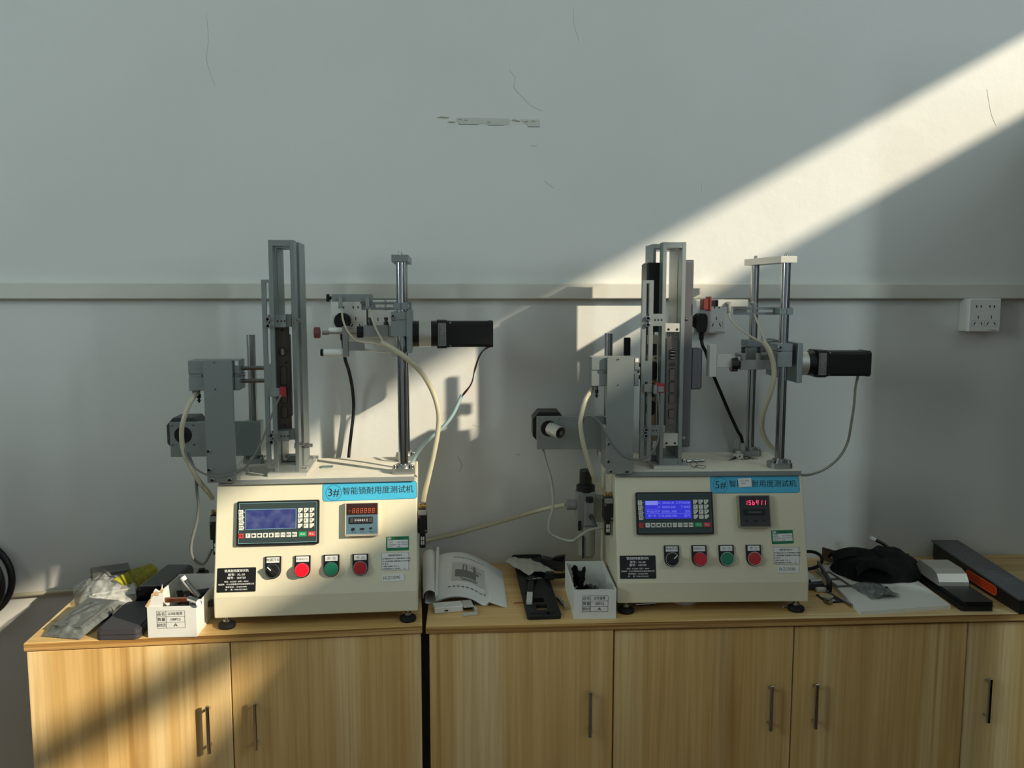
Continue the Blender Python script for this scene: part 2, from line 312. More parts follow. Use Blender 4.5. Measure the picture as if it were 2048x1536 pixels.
# ------------------------------------------------------------------ room
WY = 2.135; XR = 3.2; XL = -3.0; YF = -4.5; ZC = 3.5
wall_back = struct(MB().box(XL, XR, WY, WY + 0.12, 0, ZC).build('wall_back', WALL))
struct(MB().box(XL - 0.12, XL, YF, WY, 0, ZC).build('wall_left', WALL))
struct(MB().box(XL, XR, YF - 0.12, YF, 0, ZC).build('wall_front', WALL))
struct(MB().box(XL - .12, XR + .06, YF - .12, WY + .12, -0.1, 0).build('floor', FLOORM))
struct(MB().box(XL - .12, XR + .06, YF - .12, WY + .12, ZC, ZC + 0.1).build('ceiling', WALL))
# right-hand wall with its window openings: (y0,y1,z0,z1)
WT = 3.173
rw = MB(); xa, xb = XR, XR + 0.06
rw.box(xa, xb, YF, -4.0, 0, ZC); rw.box(xa, xb, -4.0, -2.5, 0, 0.95); rw.box(xa, xb, -4.0, -2.5, 3.1, ZC); rw.box(xa, xb, -2.5, -2.2, 0, ZC)
rw.box(xa, xb, -2.2, -0.78, 0, 0.95); rw.box(xa, xb, -2.2, 1.3, WT, ZC); rw.box(xa, xb, -2.2, -0.45, 2.797, 2.872); rw.box(xa, xb, -0.78, -0.45, 0, 2.797)
rw.prism([(-0.45, 0), (1.3, 0), (1.3, 2.945), (0.3, 2.945), (-0.45, 2.872)], xa, xb, 'yz'); rw.box(xa, xb, 1.3, WY + .12, 0, ZC)
struct(rw.build('wall_right', WALL))
w1 = struct(MB().box(XR - .03, XR, -4.02, -2.48, 0.91, 0.95).box(XR, XR + .05, -3.27, -3.23, .95, 3.1).build('window_1', WHITE))
w2 = struct(MB().box(XR - .03, XR, -2.22, -0.76, 0.91, 0.95).build('window_2', WHITE))
def beam_blocker(u, v):  # added unseen sheet whose slanted edge cuts the lower sun beam
    z = 0.93 + 1.86 * v; e = min(-0.70, -0.755 - (2.715 - z) * 1.18); e = max(e, -2.25)
    y = e + (-0.62 - e) * u; return (XR - 0.03 - 0.012 * math.sin(u * 40), y, z)
MB().sheet(beam_blocker, 40, 16, 0.004).build('beam_blocker', PAPER, w2)
struct(MB().box(XL, XR, WY - 0.024, WY, 1.4885, 1.5285, 0.003).build('trim_1', TRUNK))   # cable trunking rail
bb = struct(MB().box(XL, XR, WY - .012, WY, 0, 0.10, 0.002).build('baseboard_back', TRUNK))
# chipped plaster patch and cracks on the wall
MB().prism([(-0.018, 1.9335), (0.03, 1.934), (0.112, 1.9325), (0.113, 1.9195), (0.100, 1.9175), (0.06, 1.9170), (0.052, 1.9215), (0.035, 1.9185), (-0.01, 1.9185), (-0.016, 1.925)], WY - 0.0016, WY + .001).build('plaster_scar', PLASTER, wall_back, 'chipped strip of bare plaster')
MB().prism([(0.142, 1.9315), (0.185, 1.931), (0.1875, 1.9145), (0.160, 1.9145), (0.158, 1.919), (0.150, 1.922)], WY - 0.0016, WY + .001).build('plaster_scar', PLASTER, wall_back, 'chipped strip of bare plaster')
TORN = mat('torn_paint', (176, 168, 146), .9, noise=.2, nscale=400)
for k, (x, z, w_) in enumerate(((-.066, 1.934, .030), (-.040, 1.923, .020), (-.014, 1.929, .010), (.0, 1.9275, .010), (.056, 1.9235, .012), (.118, 1.929, .014), (.128, 1.927, .012), (.150, 1.926, .010), (.166, 1.927, .012))):
    MB().prism([(x, z), (x + w_ * .4, z + .0022), (x + w_, z + .0006), (x + w_ * .8, z - .0016), (x + w_ * .3, z - .0010)], WY - .0026, WY).build('plaster_flake', TORN, wall_back)
def crack_or_shade_line(pts, w=0.0012, m=None):
    w *= 0.7
    MB().tube([(x, WY - 0.0002, z) for x, z in pts], w, 4, 3).build('crack_or_shade_line', m or CRACK, wall_back)
crack_or_shade_line([(0.113, 2.05), (0.127, 2.03), (0.124, 2.008), (0.146, 1.985), (0.165, 1.966), (0.195, 1.952)], 0.0007)
crack_or_shade_line([(-0.615, 2.17), (-0.612, 2.11), (-0.618, 2.06), (-0.60, 2.0)], 0.0006); crack_or_shade_line([(0.27, 2.2), (0.272, 2.16), (0.285, 2.12)], 0.0006)
crack_or_shade_line([(0.165, 1.868), (0.182, 1.868)], 0.0009); crack_or_shade_line([(1.33, 2.02), (1.345, 1.96), (1.36, 1.93)], 0.0006); crack_or_shade_line([(0.2, 1.782), (0.225, 1.765)], 0.001, SCUFF)
crack_or_shade_line([(0.765, 1.41), (0.77, 1.37), (0.785, 1.33)], 0.0022, SCUFF); crack_or_shade_line([(0.735, 1.39), (0.74, 1.35)], 0.002, SCUFF); crack_or_shade_line([(-0.99, 0.735), (-0.985, 0.70), (-0.975, 0.675)], 0.0007)
EDGE = mat('chip_edge_shade', (120, 124, 120), .9); crack_or_shade_line([(-.012, 1.9183), (.035, 1.9181)], .0012, EDGE); crack_or_shade_line([(.06, 1.9166), (.10, 1.917)], .0012, EDGE); crack_or_shade_line([(.158, 1.9141), (.188, 1.9141)], .0012, EDGE)  # dark lines paint the relief shade under the plaster chips
crack_or_shade_line([(0.02, 1.167), (0.035, 1.163)], 0.001); crack_or_shade_line([(0.13, 1.09), (0.14, 1.087)], 0.0016); crack_or_shade_line([(-0.02, 1.085), (-0.01, 1.06), (-0.018, 1.045)], 0.0014, SCUFF); crack_or_shade_line([(0.60, 1.78), (0.60, 1.755)], 0.0006)

# ------------------------------------------------------------------ cabinets (worktop surface at z = 0.80)
ZT = 0.80; TT = 0.0165
def door(parent, x0, x1, y, handle_x, ztop=0.7805, zb=0.07):
    d = MB().box(x0, x1, y, y + 0.018, zb, ztop, 0.0012).build('door', DOORW, parent)
    zc = 0.602
    h = MB(); hx0, hx1 = handle_x - 0.0037, handle_x + 0.0037
    h.box(hx0, hx1, y - 0.021, y - 0.014, zc - 0.052, zc + 0.052, 0.0012)
    for sgn in (-1, 1): h.cyl((handle_x, y - 0.016, zc + sgn * 0.040), (handle_x, y, zc + sgn * 0.040), 0.0030, n=10)
    h.build('handle', CHROME, d)
    return d
cab1 = thing('storage_cabinet', 'wood-look two-door cabinet standing left of the dark gap, sunlight on its doors', 'cabinet', (-0.8929, 1.6818, 0), math.radians(3.44))
MB().box(0.004, 0.020, 0.022, 0.38, 0.05, ZT - TT).box(0.780, 0.796, 0.022, 0.38, 0.05, ZT - TT).box(0.02, 0.78, 0.37, 0.38, 0.05, ZT - TT).box(0.02, 0.78, 0.022, 0.37, 0.05, 0.068).box(0.01, 0.79, 0.04, 0.058, 0.0, 0.07).build('carcass', EDGEW, cab1)
MB().box(0, 0.800, 0, 0.395, ZT - TT, ZT, 0.0012).build('worktop', TOPW, cab1)
MB().box(.0004, .7996, -.0008, 0, ZT - TT + .0006, ZT - .0006).build('edge_band', EDGEB, cab1)
door(cab1, 0.003, 0.4005, 0.003, 0.356); door(cab1, 0.4025, 0.797, 0.005, 0.450)
# right-hand run: two units under one worktop; its front edge lies at y = 1.7235
RY0 = 1.7235
wt_ = thing('worktop', '', 'worktop', (0, 0, 0)); MB().box(-0.0867, 1.535, RY0, WY - .002, ZT - TT, ZT, 0.0012).build('board', TOPW, wt_); MB().box(-.0863, 1.5346, RY0 - .0008, RY0, ZT - TT + .0006, ZT - .0006).build('edge_band', EDGEB, wt_)
tag(wt_, 'long wood-look worktop over the cabinets right of the dark gap', 'worktop')
def unit(name, label, x0, x1, doors):
    c = thing(name, label, 'cabinet', (x0, RY0, 0))
    w = x1 - x0; zt = ZT - TT - 0.0005
    MB().box(0.002, 0.018, 0.024, 0.405, 0.05, zt).box(w - .018, w - .002, 0.024, 0.405, 0.05, zt).box(.018, w - .018, .395, .405, .05, zt).box(.018, w - .018, .024, .395, .05, .068).box(.01, w - .01, .045, .06, 0, .07).box(.018, w - .018, .024, .06, zt - .018, zt).build('carcass', EDGEW, c)
    for a, b, y, hx, zt_ in doors: door(c, a - x0, b - x0, y, hx - x0, zt_)
    return c
unit('storage_cabinet', 'three-door wood-look cabinet in the middle, right of the dark gap', -0.0805, 1.1085, [(-0.0795, 0.3155, 0.003, 0.264, 0.7825), (0.3185, 0.7135, 0.007, 0.6625, 0.7785), (0.7165, 1.1075, 0.010, 0.7640, 0.7765)])
unit('storage_cabinet', 'wood-look cabinet at the far right, cut off by the frame', 1.1095, 1.512, [(1.1110, 1.5105, 0.014, 1.1590, 0.7750)])

# unseen cupboard-shaped block, added to shade the lower right wall
tc_ = thing('light_blocker_tall', 'added tall grey light blocker, unseen beyond the right end of the worktop', 'cupboard', (1.66, 1.40, 0))
MB().box(0, .8, .02, .72, .0, 2.04, .002).build('body', DGREY, tc_)
for k in (0, 1): MB().box(.005 + .3975 * k, .397 + .3975 * k, 0, .02, .05, 2.03, .001).build('door', DGREY, tc_)

for nm_, lb_, y0_, d_, h_ in (('light_blocker_mid', 'added grey light blocker next to the tall one, unseen beyond the right edge', .64, .60, 1.68), ('light_blocker_low', 'added lower grey light blocker nearest the camera, unseen beyond the right edge', -.05, .66, 1.33)):  # unseen cabinet shapes added to keep window light off doors and panel
    fc_ = thing(nm_, lb_, 'cabinet', (1.40, y0_, 0)); MB().box(.015, .25, 0, d_, 0, h_, .002).build('body', DGREY, fc_)
    for k in range(4): MB().box(0, .015, .01, d_ - .01, .04 + k * (h_ - .06) / 4, .03 + (k + 1) * (h_ - .06) / 4, .001).build('drawer', DGREY, fc_)
struct(MB().box(XL, XL + .02, -1.35, -1.30, 2.4, 3.2).box(XL, XL + .02, 1.10, 1.15, 2.4, 3.2).box(XL, XL + .03, -1.35, 1.15, 2.36, 2.40).box(XL, XL + .02, -1.35, 1.15, 3.2, 3.24).build('fill_light_frame', WHITE))  # invented window frame around the added left fill lamp

rk_ = thing('light_blocker_left', 'added tall grey light blocker, unseen beyond the left edge', 'locker', (-1.75, .25, 0))  # locker-shaped block added to keep the left fill lamp off the doors
MB().box(0, .43, 0, 1.25, 0, 1.28, .002).build('body', DGREY, rk_)
for k in range(3): MB().box(.43, .445, .01 + .41 * k, .41 + .41 * k, .05, 1.26, .001).build('door', DGREY, rk_)

# ------------------------------------------------------------------ lock-endurance test machines
PATHS = {
    'm3_hoseA': [(0.0561, 0.09, 0.669), (0.0582, 0.085, 0.6455), (0.0698, 0.08, 0.6189), (0.0885, 0.08, 0.6005), (0.1204, 0.08, 0.596), (0.1453, 0.07, 0.59)],
    'm3_hoseB': [(0.1146, 0.09, 0.6689), (0.1209, 0.085, 0.6453), (0.1325, 0.08, 0.6186), (0.1475, 0.07, 0.5921)],
    'm3_sleeve': [(0.1401, 0.07, 0.5986), (0.169, 0.06, 0.5819), (0.1953, 0.06, 0.5624), (0.2268, 0.08, 0.5279), (0.2492, 0.09, 0.4859), (0.2608, 0.09, 0.4414), (0.2594, 0.09, 0.4024), (0.2501, 0.085, 0.3531), (0.2385, 0.085, 0.3028), (0.2293, 0.085, 0.2636), (0.2258, 0.085, 0.2433)],
    'm3_motor': [(0.3805, 0.15, 0.5837), (0.3589, 0.15, 0.5691), (0.3462, 0.15, 0.535), (0.3381, 0.15, 0.5008), (0.3221, 0.15, 0.4781), (0.3129, 0.15, 0.469)],
    'm3_msleeve': [(0.3152, 0.15, 0.4725), (0.2933, 0.15, 0.4268), (0.2703, 0.15, 0.3983), (0.2439, 0.15, 0.3757), (0.2243, 0.17, 0.3528), (0.2088, 0.19, 0.3282), (0.1991, 0.2, 0.3086)],
    'm3_left': [(-0.2468, 0.075, 0.4945), (-0.2599, 0.06, 0.4741), (-0.2718, 0.05, 0.4386), (-0.2771, 0.05, 0.4069), (-0.2736, 0.05, 0.3696), (-0.2606, 0.05, 0.3373), (-0.2461, 0.06, 0.3025), (-0.2372, 0.09, 0.2735), (-0.2318, 0.1, 0.2565)],
    'm3_sensor': [(-0.0706, 0.05, 0.489), (-0.0798, 0.04, 0.4691), (-0.0912, 0.03, 0.4389), (-0.1122, 0.025, 0.3872), (-0.139, 0.025, 0.3453), (-0.1702, 0.025, 0.3268), (-0.2059, 0.025, 0.3222), (-0.2391, 0.03, 0.3336), (-0.2612, 0.04, 0.3553), (-0.2749, 0.05, 0.3856), (-0.2757, 0.05, 0.3931)],
    'm3_cab2': [(-0.2682, 0.06, 0.3676), (-0.2556, 0.06, 0.3243), (-0.2558, 0.07, 0.2787), (-0.2538, 0.07, 0.2513), (-0.2594, 0.07, 0.213), (-0.2715, 0.07, 0.1693), (-0.2716, 0.07, 0.1395), (-0.2604, 0.08, 0.1192), (-0.2477, 0.08, 0.121), (-0.2344, 0.09, 0.1477)],
    'm5_hoseA': [(0.0414, 0.09, 0.6589), (0.0471, 0.085, 0.6435), (0.0607, 0.08, 0.627), (0.0877, 0.075, 0.6083), (0.1129, 0.065, 0.5944)],
    'm5_hoseB': [(0.0986, 0.09, 0.6634), (0.1052, 0.08, 0.6381), (0.1141, 0.07, 0.6107), (0.1209, 0.065, 0.5888)],
    'm5_sleeve': [(0.1139, 0.065, 0.5977), (0.1263, 0.06, 0.5781), (0.1362, 0.06, 0.5503), (0.1395, 0.06, 0.517), (0.1362, 0.07, 0.4823), (0.1316, 0.09, 0.4458), (0.1356, 0.12, 0.4104), (0.1488, 0.15, 0.3786), (0.1729, 0.18, 0.3458), (0.1985, 0.2, 0.325)],
    'm5_motor': [(0.377, 0.17, 0.5102), (0.3723, 0.17, 0.4818), (0.375, 0.18, 0.4388), (0.3786, 0.2, 0.3876), (0.3807, 0.22, 0.3413), (0.3613, 0.22, 0.3043), (0.3279, 0.22, 0.276), (0.2835, 0.2, 0.2669), (0.2589, 0.19, 0.268)],
    'm5_left': [(-0.2626, 0.08, 0.4892), (-0.2793, 0.06, 0.4682), (-0.289, 0.05, 0.4362), (-0.2915, 0.045, 0.4147), (-0.2868, 0.045, 0.3813), (-0.2771, 0.05, 0.3467), (-0.2632, 0.06, 0.3051), (-0.248, 0.08, 0.2743), (-0.235, 0.09, 0.2522)],
    'm5_sensor': [(-0.1226, 0.04, 0.4867), (-0.1196, 0.035, 0.4487), (-0.1199, 0.03, 0.4108), (-0.1258, 0.03, 0.372), (-0.1419, 0.03, 0.3498), (-0.1671, 0.03, 0.34), (-0.1947, 0.03, 0.3457), (-0.2181, 0.03, 0.3691), (-0.236, 0.03, 0.3969), (-0.2521, 0.035, 0.4238), (-0.2659, 0.04, 0.4342), (-0.2796, 0.045, 0.4335), (-0.2855, 0.05, 0.4217)],
    'm5_cab': [(-0.3624, 0.24, 0.3291), (-0.3564, 0.2, 0.3), (-0.3484, 0.16, 0.2722), (-0.3447, 0.13, 0.2375), (-0.3464, 0.12, 0.2046), (-0.3544, 0.12, 0.175), (-0.3519, 0.12, 0.1513), (-0.3345, 0.12, 0.1393), (-0.3028, 0.11, 0.1336), (-0.2844, 0.1, 0.1483), (-0.2614, 0.1, 0.1622), (-0.2327, 0.1, 0.1679)],
    'm5_tubes': [(-0.2351, 0.09, 0.2546), (-0.228, 0.09, 0.2383)],
}
PL = math.hypot(0.062, 0.226)
_pv = Vector((0, 0.062, 0.226)) / PL; _pn = Vector((0, -0.226, 0.062)) / PL
PM = Matrix(((1, 0, 0, 0), (0, _pv.y, _pn.y, 0), (0, _pv.z, _pn.z, 0.07), (0, 0, 0, 1)))   # panel frame: x right, y up the slope, z outward
def screw(parent, p, axis, r=0.0042, h=0.004, m=None, name='screw'):
    b = MB().lathe(p, axis, [(0, 0), (r, 0), (r, h * 0.8), (r * 0.85, h), (r * 0.56, h)], 12)
    b.mat(1).lathe(p, axis, [(r * 0.56, h), (r * 0.5, h * 0.45), (0, h * 0.45)], 12)  # socket recess coloured black in place of its shade
    return b.build(name, [m or CHROME, BLACK], parent)
def rrect(x0, x1, y0, y1, r, n=4):
    out = []
    for cx, cy, a in ((x1 - r, y1 - r, 0), (x0 + r, y1 - r, 90), (x0 + r, y0 + r, 180), (x1 - r, y0 + r, 270)):
        out += [(cx + r * math.cos(math.radians(a + 90 * k / n)), cy + r * math.sin(math.radians(a + 90 * k / n))) for k in range(n + 1)]
    return out
def elbow(parent, p, name='elbow_fitting', m=None, down=True):
    x, y, z = p
    return MB().cyl((x, y + .01, z), (x, y - .006, z), .0048, n=10).cyl((x, y - .004, z), (x + .001, y - .006, z - .018), .0044, n=10).ring((x + .001, y - .006, z - .018), (x + .001, y - .006, z - .0215), .0052, .003, 10).build(name, m or SENSOR, parent)
def flange(parent, x, y, z, r):
    b = MB().prism([(x - .024, y - .016), (x - .018, y - .021), (x + .018, y - .021), (x + .024, y - .016), (x + .024, y + .016), (x + .018, y + .021), (x - .018, y + .021), (x - .024, y + .016)], z, z + .0125, 'xy')
    b.ring((x, y, z + .0125), (x, y, z + .02), r + .0055, r, 20)
    o = b.build('pillar_flange', ALUD, parent)
    for sx in (-1, 1): screw(o, (x + sx * .0185, y - .010, z + .0125), (0, 0, 1), .0042, .007, STEEL)
    return o
def valve(parent, side, y, z, lbl=None):
    x0, x1 = sorted((side * .2125, side * .2335)); xc = (x0 + x1) / 2
    o = MB().box(x0, x1, y - .012, y + .022, z - .043, z, .0015).box(x0 + .002, x1 - .002, y - .010, y + .02, z, z + .012, .001).build('solenoid_valve', [BLACK], parent, lbl)
    MB().box(x0 + .001, x1 - .001, y - .0125, y - .0118, z - .002, z + .010).build('valve_cover', SENSOR, o)
    MB().box(x0 + .004, x1 - .004, y - .006, y + .012, z - .078, z - .043, .0015).build('solenoid_coil', BLACK, o)
    MB().box(xc - .0038, xc - .0008, y - .0066, y - .0058, z - .06, z - .052).box(xc + .0008, xc + .0038, y - .0066, y - .0058, z - .06, z - .052).box(xc - .0038, xc - .0008, y - .0066, y - .0058, z - .07, z - .062).box(xc + .0008, xc + .0038, y - .0066, y - .0058, z - .07, z - .062).build('coil_window', WHITEI, o)
    b = MB()
    for k in (-1, 1): b.cyl((xc + k * .005, y + .002, z + .012), (xc + k * .005, y + .002, z + .021), .0035, n=10).torus((xc + k * .005, y + .002, z + .016), (0, 0, 1), .0036, .0012, 12, 6)
    b.build('brass_port', BRASSY, o)
    for sx in (-1, 1): screw(o, (xc + sx * .0075, y - .012, z - .006 if sx < 0 else z - .037), (0, -1, 0), .0022, .0015)
    return o
def key_lettering(mb, items):
    for s, u, v, sz in items: mb.text(s, sz, PM @ T(u, v, 0.0102))
def control_panel(parent, lit):
    c = MB(PM).prism(rrect(-.167, .004, .105, .198, .003), 0, .008, 'xy').build('control_panel', BLACK, parent)
    MB(PM).prism(rrect(-.163, .0, .109, .1945, .002), .008, .0086, 'xy').build('membrane', PANELG, c)
    ln = MB(PM); t = .0005
    for (x0, x1, y0, y1) in ((-.1625, -.0005, .1095, .194),) + (() if lit else ((-.1495, -.0435, .1385, .1805),)):
        w = t if x0 < -.16 else .0011
        ln.box(x0, x1, y0, y0 + w, .0086, .0089).box(x0, x1, y1 - w, y1, .0086, .0089).box(x0, x0 + w, y0, y1, .0086, .0089).box(x1 - w, x1, y0, y1, .0086, .0089)
    ln.build('border_line', CYANL if not lit else mat('dim_line', (96, 120, 122), .5), c)
    MB(PM).box(-.1480, -.0450, .1396, .1792, .0086, .0092).build('screen', LCDON if lit else LCDOFF, c)
    if lit:
        tx = MB(PM)
        for r, (a, b_) in enumerate((('X  00000.00', '工时00008'), ('Y  00000.000', 'T 0002'), ('F  00000.1000', '20%'), ('C=0.0000.000', '运行'))):
            v = .1742 - .0095 * r
            tx.text(a, .0072, T(-.1185, v, .0094), 'LEFT'); tx.text(b_, .0072, T(-.0475, v, .0094), 'RIGHT')
        tx.text('手动运行', .006, T(-.1325, .1550, .0094)); tx.text('第一次', .006, T(-.1325, .1457, .0094))
        tx.box(-.1465, -.1195, .1697, .1788, .0092, .0093)
        for v in (.1503, .1598): tx.box(-.1465, -.1195 if v > .155 else -.046, v, v + .0004, .0092, .0093)
        tx.box(-.1197, -.1193, .1503, .179, .0092, .0093); tx.build('screen_text', LCDTXT, c)
    else:
        # wrinkled protective film still stuck over the display
        def pf(u, v): return (-.1495 + .107 * u, .1375 + .044 * v, .0096 + .0012 * math.sin(u * 5 + v * 3) ** 2 + .0012 * math.sin(v * 9 + u * 4) ** 2)
        MB(PM).sheet(pf, 16, 10).build('protective_film', film('lcd_film', (190, 200, 225), 0.10, 0.08), c)
    keys = []; lab = []
    for i in range(4): keys.append((-.1635 + .0005 * i, .1702 - .0109 * i, .0095, .0098, KEYW)); lab.append(('F%d' % (i + 1), -.1585 + .0005 * i, .1752 - .0109 * i, .0072))
    for r in range(4):
        for q in range(3):
            keys.append((-.0402 + .0122 * q, .1714 - .0109 * r, .0098, .0095, KEYW)); lab.append(('123456789-0.'[r * 3 + q], -.0364 + .0122 * q, .1768 - .0109 * r, .0062))
    keys.append((-.1624, .1205, .0102, .0101, KEYR)); lab.append(('手脉', -.1573, .1255, .0042))
    for q in range(9):
        keys.append((-.1480 + .01205 * q, .1210, .0099, .0096, KEYW))
        if q not in (1, 2, 3, 4): lab.append(('F    上页下页翻转确认'[0] if q == 0 else ('上页', '下页', '翻转', '确认')[q - 5], -.1431 + .01205 * q, .1258, .0072 if q == 0 else .0044))
    keys.append((-.0382, .1209, .0165, .0104, KEYG)); keys.append((-.0192, .1209, .0158, .0104, KEYR))
    for (u, v, w, h, m_) in keys: MB(PM).box(u, u + w, v, v + h, .0086, .0098, .0004).build('key', m_, c)
    kl = MB(); key_lettering(kl, lab)
    for q, a in ((1, 90), (2, -90), (3, 0), (4, 180)):
        M = PM @ T(-.1431 + .01205 * q, .1258, .0102) @ RZ(a)
        kl.add([(-.0014, -.003, 0), (.0014, -.003, 0), (.0014, 0, 0), (.0034, 0, 0), (0, .0036, 0), (-.0034, 0, 0), (-.0014, 0, 0)], [(0, 1, 2, 3, 4, 5, 6)], False, M)
    for r in range(4):
        for q in range(3):
            if q == 1 and r > 0: continue
            if q == 0 and r == 1: continue
            M = PM @ T(-.0402 + .0122 * q, .1714 - .0109 * r, .0102); kl.add([(.0048, 0, 0), (.0098, 0, 0), (.0098, .0055, 0)], [(0, 1, 2)], False, M)
    kl.build('key_lettering', INK, c)
    wl = MB(PM); wl.text('启动', .0052, T(-.03, .1261, .0102)); wl.text('停止', .0052, T(-.0113, .1261, .0102))
    for i in range(4): wl.add([(-.1528, .1737 - .0109 * i, .0089), (-.1528, .1767 - .0109 * i, .0089), (-.1503, .1752 - .0109 * i, .0089)], [(0, 2, 1)])
    wl.build('white_lettering', WHITEI, c)
    return c
SEG = {'0': 'abcdef', '1': 'bc', '2': 'abged', '3': 'abgcd', '4': 'fgbc', '5': 'afgcd', '6': 'fgedc', '7': 'abc', '8': 'abcdefg', '9': 'abcfg', '-': 'g'}
def digits(mb, s, u0, v0, w, h, pitch, z, t):
    for i, ch in enumerate(s):
        x = u0 + i * pitch; sk = .12
        bars = {'a': (0, h - t, w, h), 'd': (0, 0, w, t), 'g': (0, h / 2 - t / 2, w, h / 2 + t / 2), 'f': (0, h / 2, t, h), 'b': (w - t, h / 2, w, h), 'e': (0, 0, t, h / 2), 'c': (w - t, 0, w, h / 2)}
        for k in SEG[ch]:
            a, b, c, d = bars[k]; g = .0003
            if k in 'adg': a += g; c -= g
            else: b += g; d -= g
            mb.add([(x + a + sk * b, v0 + b, z), (x + c + sk * b, v0 + b, z), (x + c + sk * d, v0 + d, z), (x + a + sk * d, v0 + d, z)], [(0, 1, 2, 3)])
def counter(parent, lit):
    c = MB(PM).prism(rrect(.0595, .1305, .119, .190, .0015), 0, .013, 'xy').build('counter_unit', BEZEL if lit else BEZELL, parent)
    if lit:
        MB(PM).prism(rrect(.0622, .1282, .1215, .1878, .001), .013, .0142, 'xy').build('face', BLACKG, c)
    else:
        MB(PM).box(.0622, .1282, .1635, .1878, .013, .0136).build('display_window', CTRDARK, c); MB(PM).box(.0622, .1282, .1215, .1635, .013, .0136).build('face', CTRBLUE, c)
        MB(PM).box(.0622, .1290, .1215, .1225, .0136, .015).build('rim', BEZELL, c)
    d = MB(PM)
    if lit: digits(d, '156911', .0735, .1684, .0052, .0098, .0083, .0146, .0012)
    else: digits(d, '-888888', .0660, .1676, .0052, .0096, .0083, .0140, .0009)
    d.build('digits', LEDON if lit else LEDOFF, c)
    MB(PM).box(.0690, .1180, .1452, .1590, .0136, .0165, .0006).build('thumbwheel_frame', BLACK, c)
    for i in range(6):
        MB(PM).box(.0702 + .0079 * i, .0770 + .0079 * i, .1472, .1570, .0165, .0173, .0004).build('thumbwheel', DGREY if not lit else BLACK, c)
    tw = MB(PM); tw.text('144411' if not lit else '000000', .0052, T(.0935, .1521, .0175), 'CENTER', 1.9); tw.build('thumbwheel_digits', WHITEI if not lit else INKG, c)
    k = MB(PM).cyl((.0770, .1335, .0136), (.0770, .1335, .0160), .0032, n=12).box(.0915, .1000, .1315, .1355, .0136, .0152, .0004).cyl((.1140, .1345, .0136), (.1140, .1345, .0150), .0024, n=10)
    k.build('adjuster', BLACK, c)
    if not lit:
        x = MB(PM); x.text('时  间', .0035, T(.078, .127, .0139)); x.text('A B C', .0035, T(.096, .127, .0139)); x.text('复位', .0035, T(.114, .127, .0139)); x.text('ELECTRONIC COUNTER', .0042, T(.096, .1845, .0139)); x.build('print', INK, c)
    return c
def button(parent, u, kind, label):
    n = 10; v = .0515
    pl = [(u - .0165, .0812), (u - .0165, v)] + [(u - .0165 * math.cos(math.pi * k / n), v - .0165 * math.sin(math.pi * k / n)) for k in range(1, n)] + [(u + .0165, v), (u + .0165, .0812)]
    b = MB(PM).prism(pl, 0, .0045, 'xy').build({'sw': 'selector_switch', 'lamp': 'indicator_lamp', 'lamp_on': 'indicator_lamp', 'g': 'push_button', 'r': 'push_button'}[kind], BLACK, parent)
    MB(PM).box(u - .0132, u + .0132, .0682, .0793, .0045, .0052).build('name_tag', PAPER, b)
    t = MB(PM); t.text(label, .0068 if len(label) < 5 else .0052, T(u, .0736, .0055)); t.build('lettering', INKG if kind != 'sw' else INK, b)
    MB(PM).ring((u, v, .0045), (u, v, .0095), .0150, .0135, 24).build('ring', CHROME, b)
    m = {'sw': BLACK, 'lamp_on': REDLIT, 'lamp': REDL, 'g': GREEN, 'r': RED}[kind]
    MB(PM).lathe((u, v, .0045), (0, 0, 1), [(.0138, 0), (.0138, .0065), (.0125, .0082), (0, .0088)] if kind != 'lamp' and kind != 'lamp_on' else [(.0142, 0), (.0142, .011), (.0125, .0145), (0, .015)], 24).build('cap', m, b)
    return b
def stick(parent, name, m, u0, u1, v0, v1, r=.001, rot=0, z=.0006):
    uc, vc = (u0 + u1) / 2, (v0 + v1) / 2; M = PM @ T(uc, vc, 0) @ RZ(rot)
    o = MB(M).prism(rrect(u0 - uc, u1 - uc, v0 - vc, v1 - vc, r), 0, z, 'xy').build(name, m, parent); return o, M
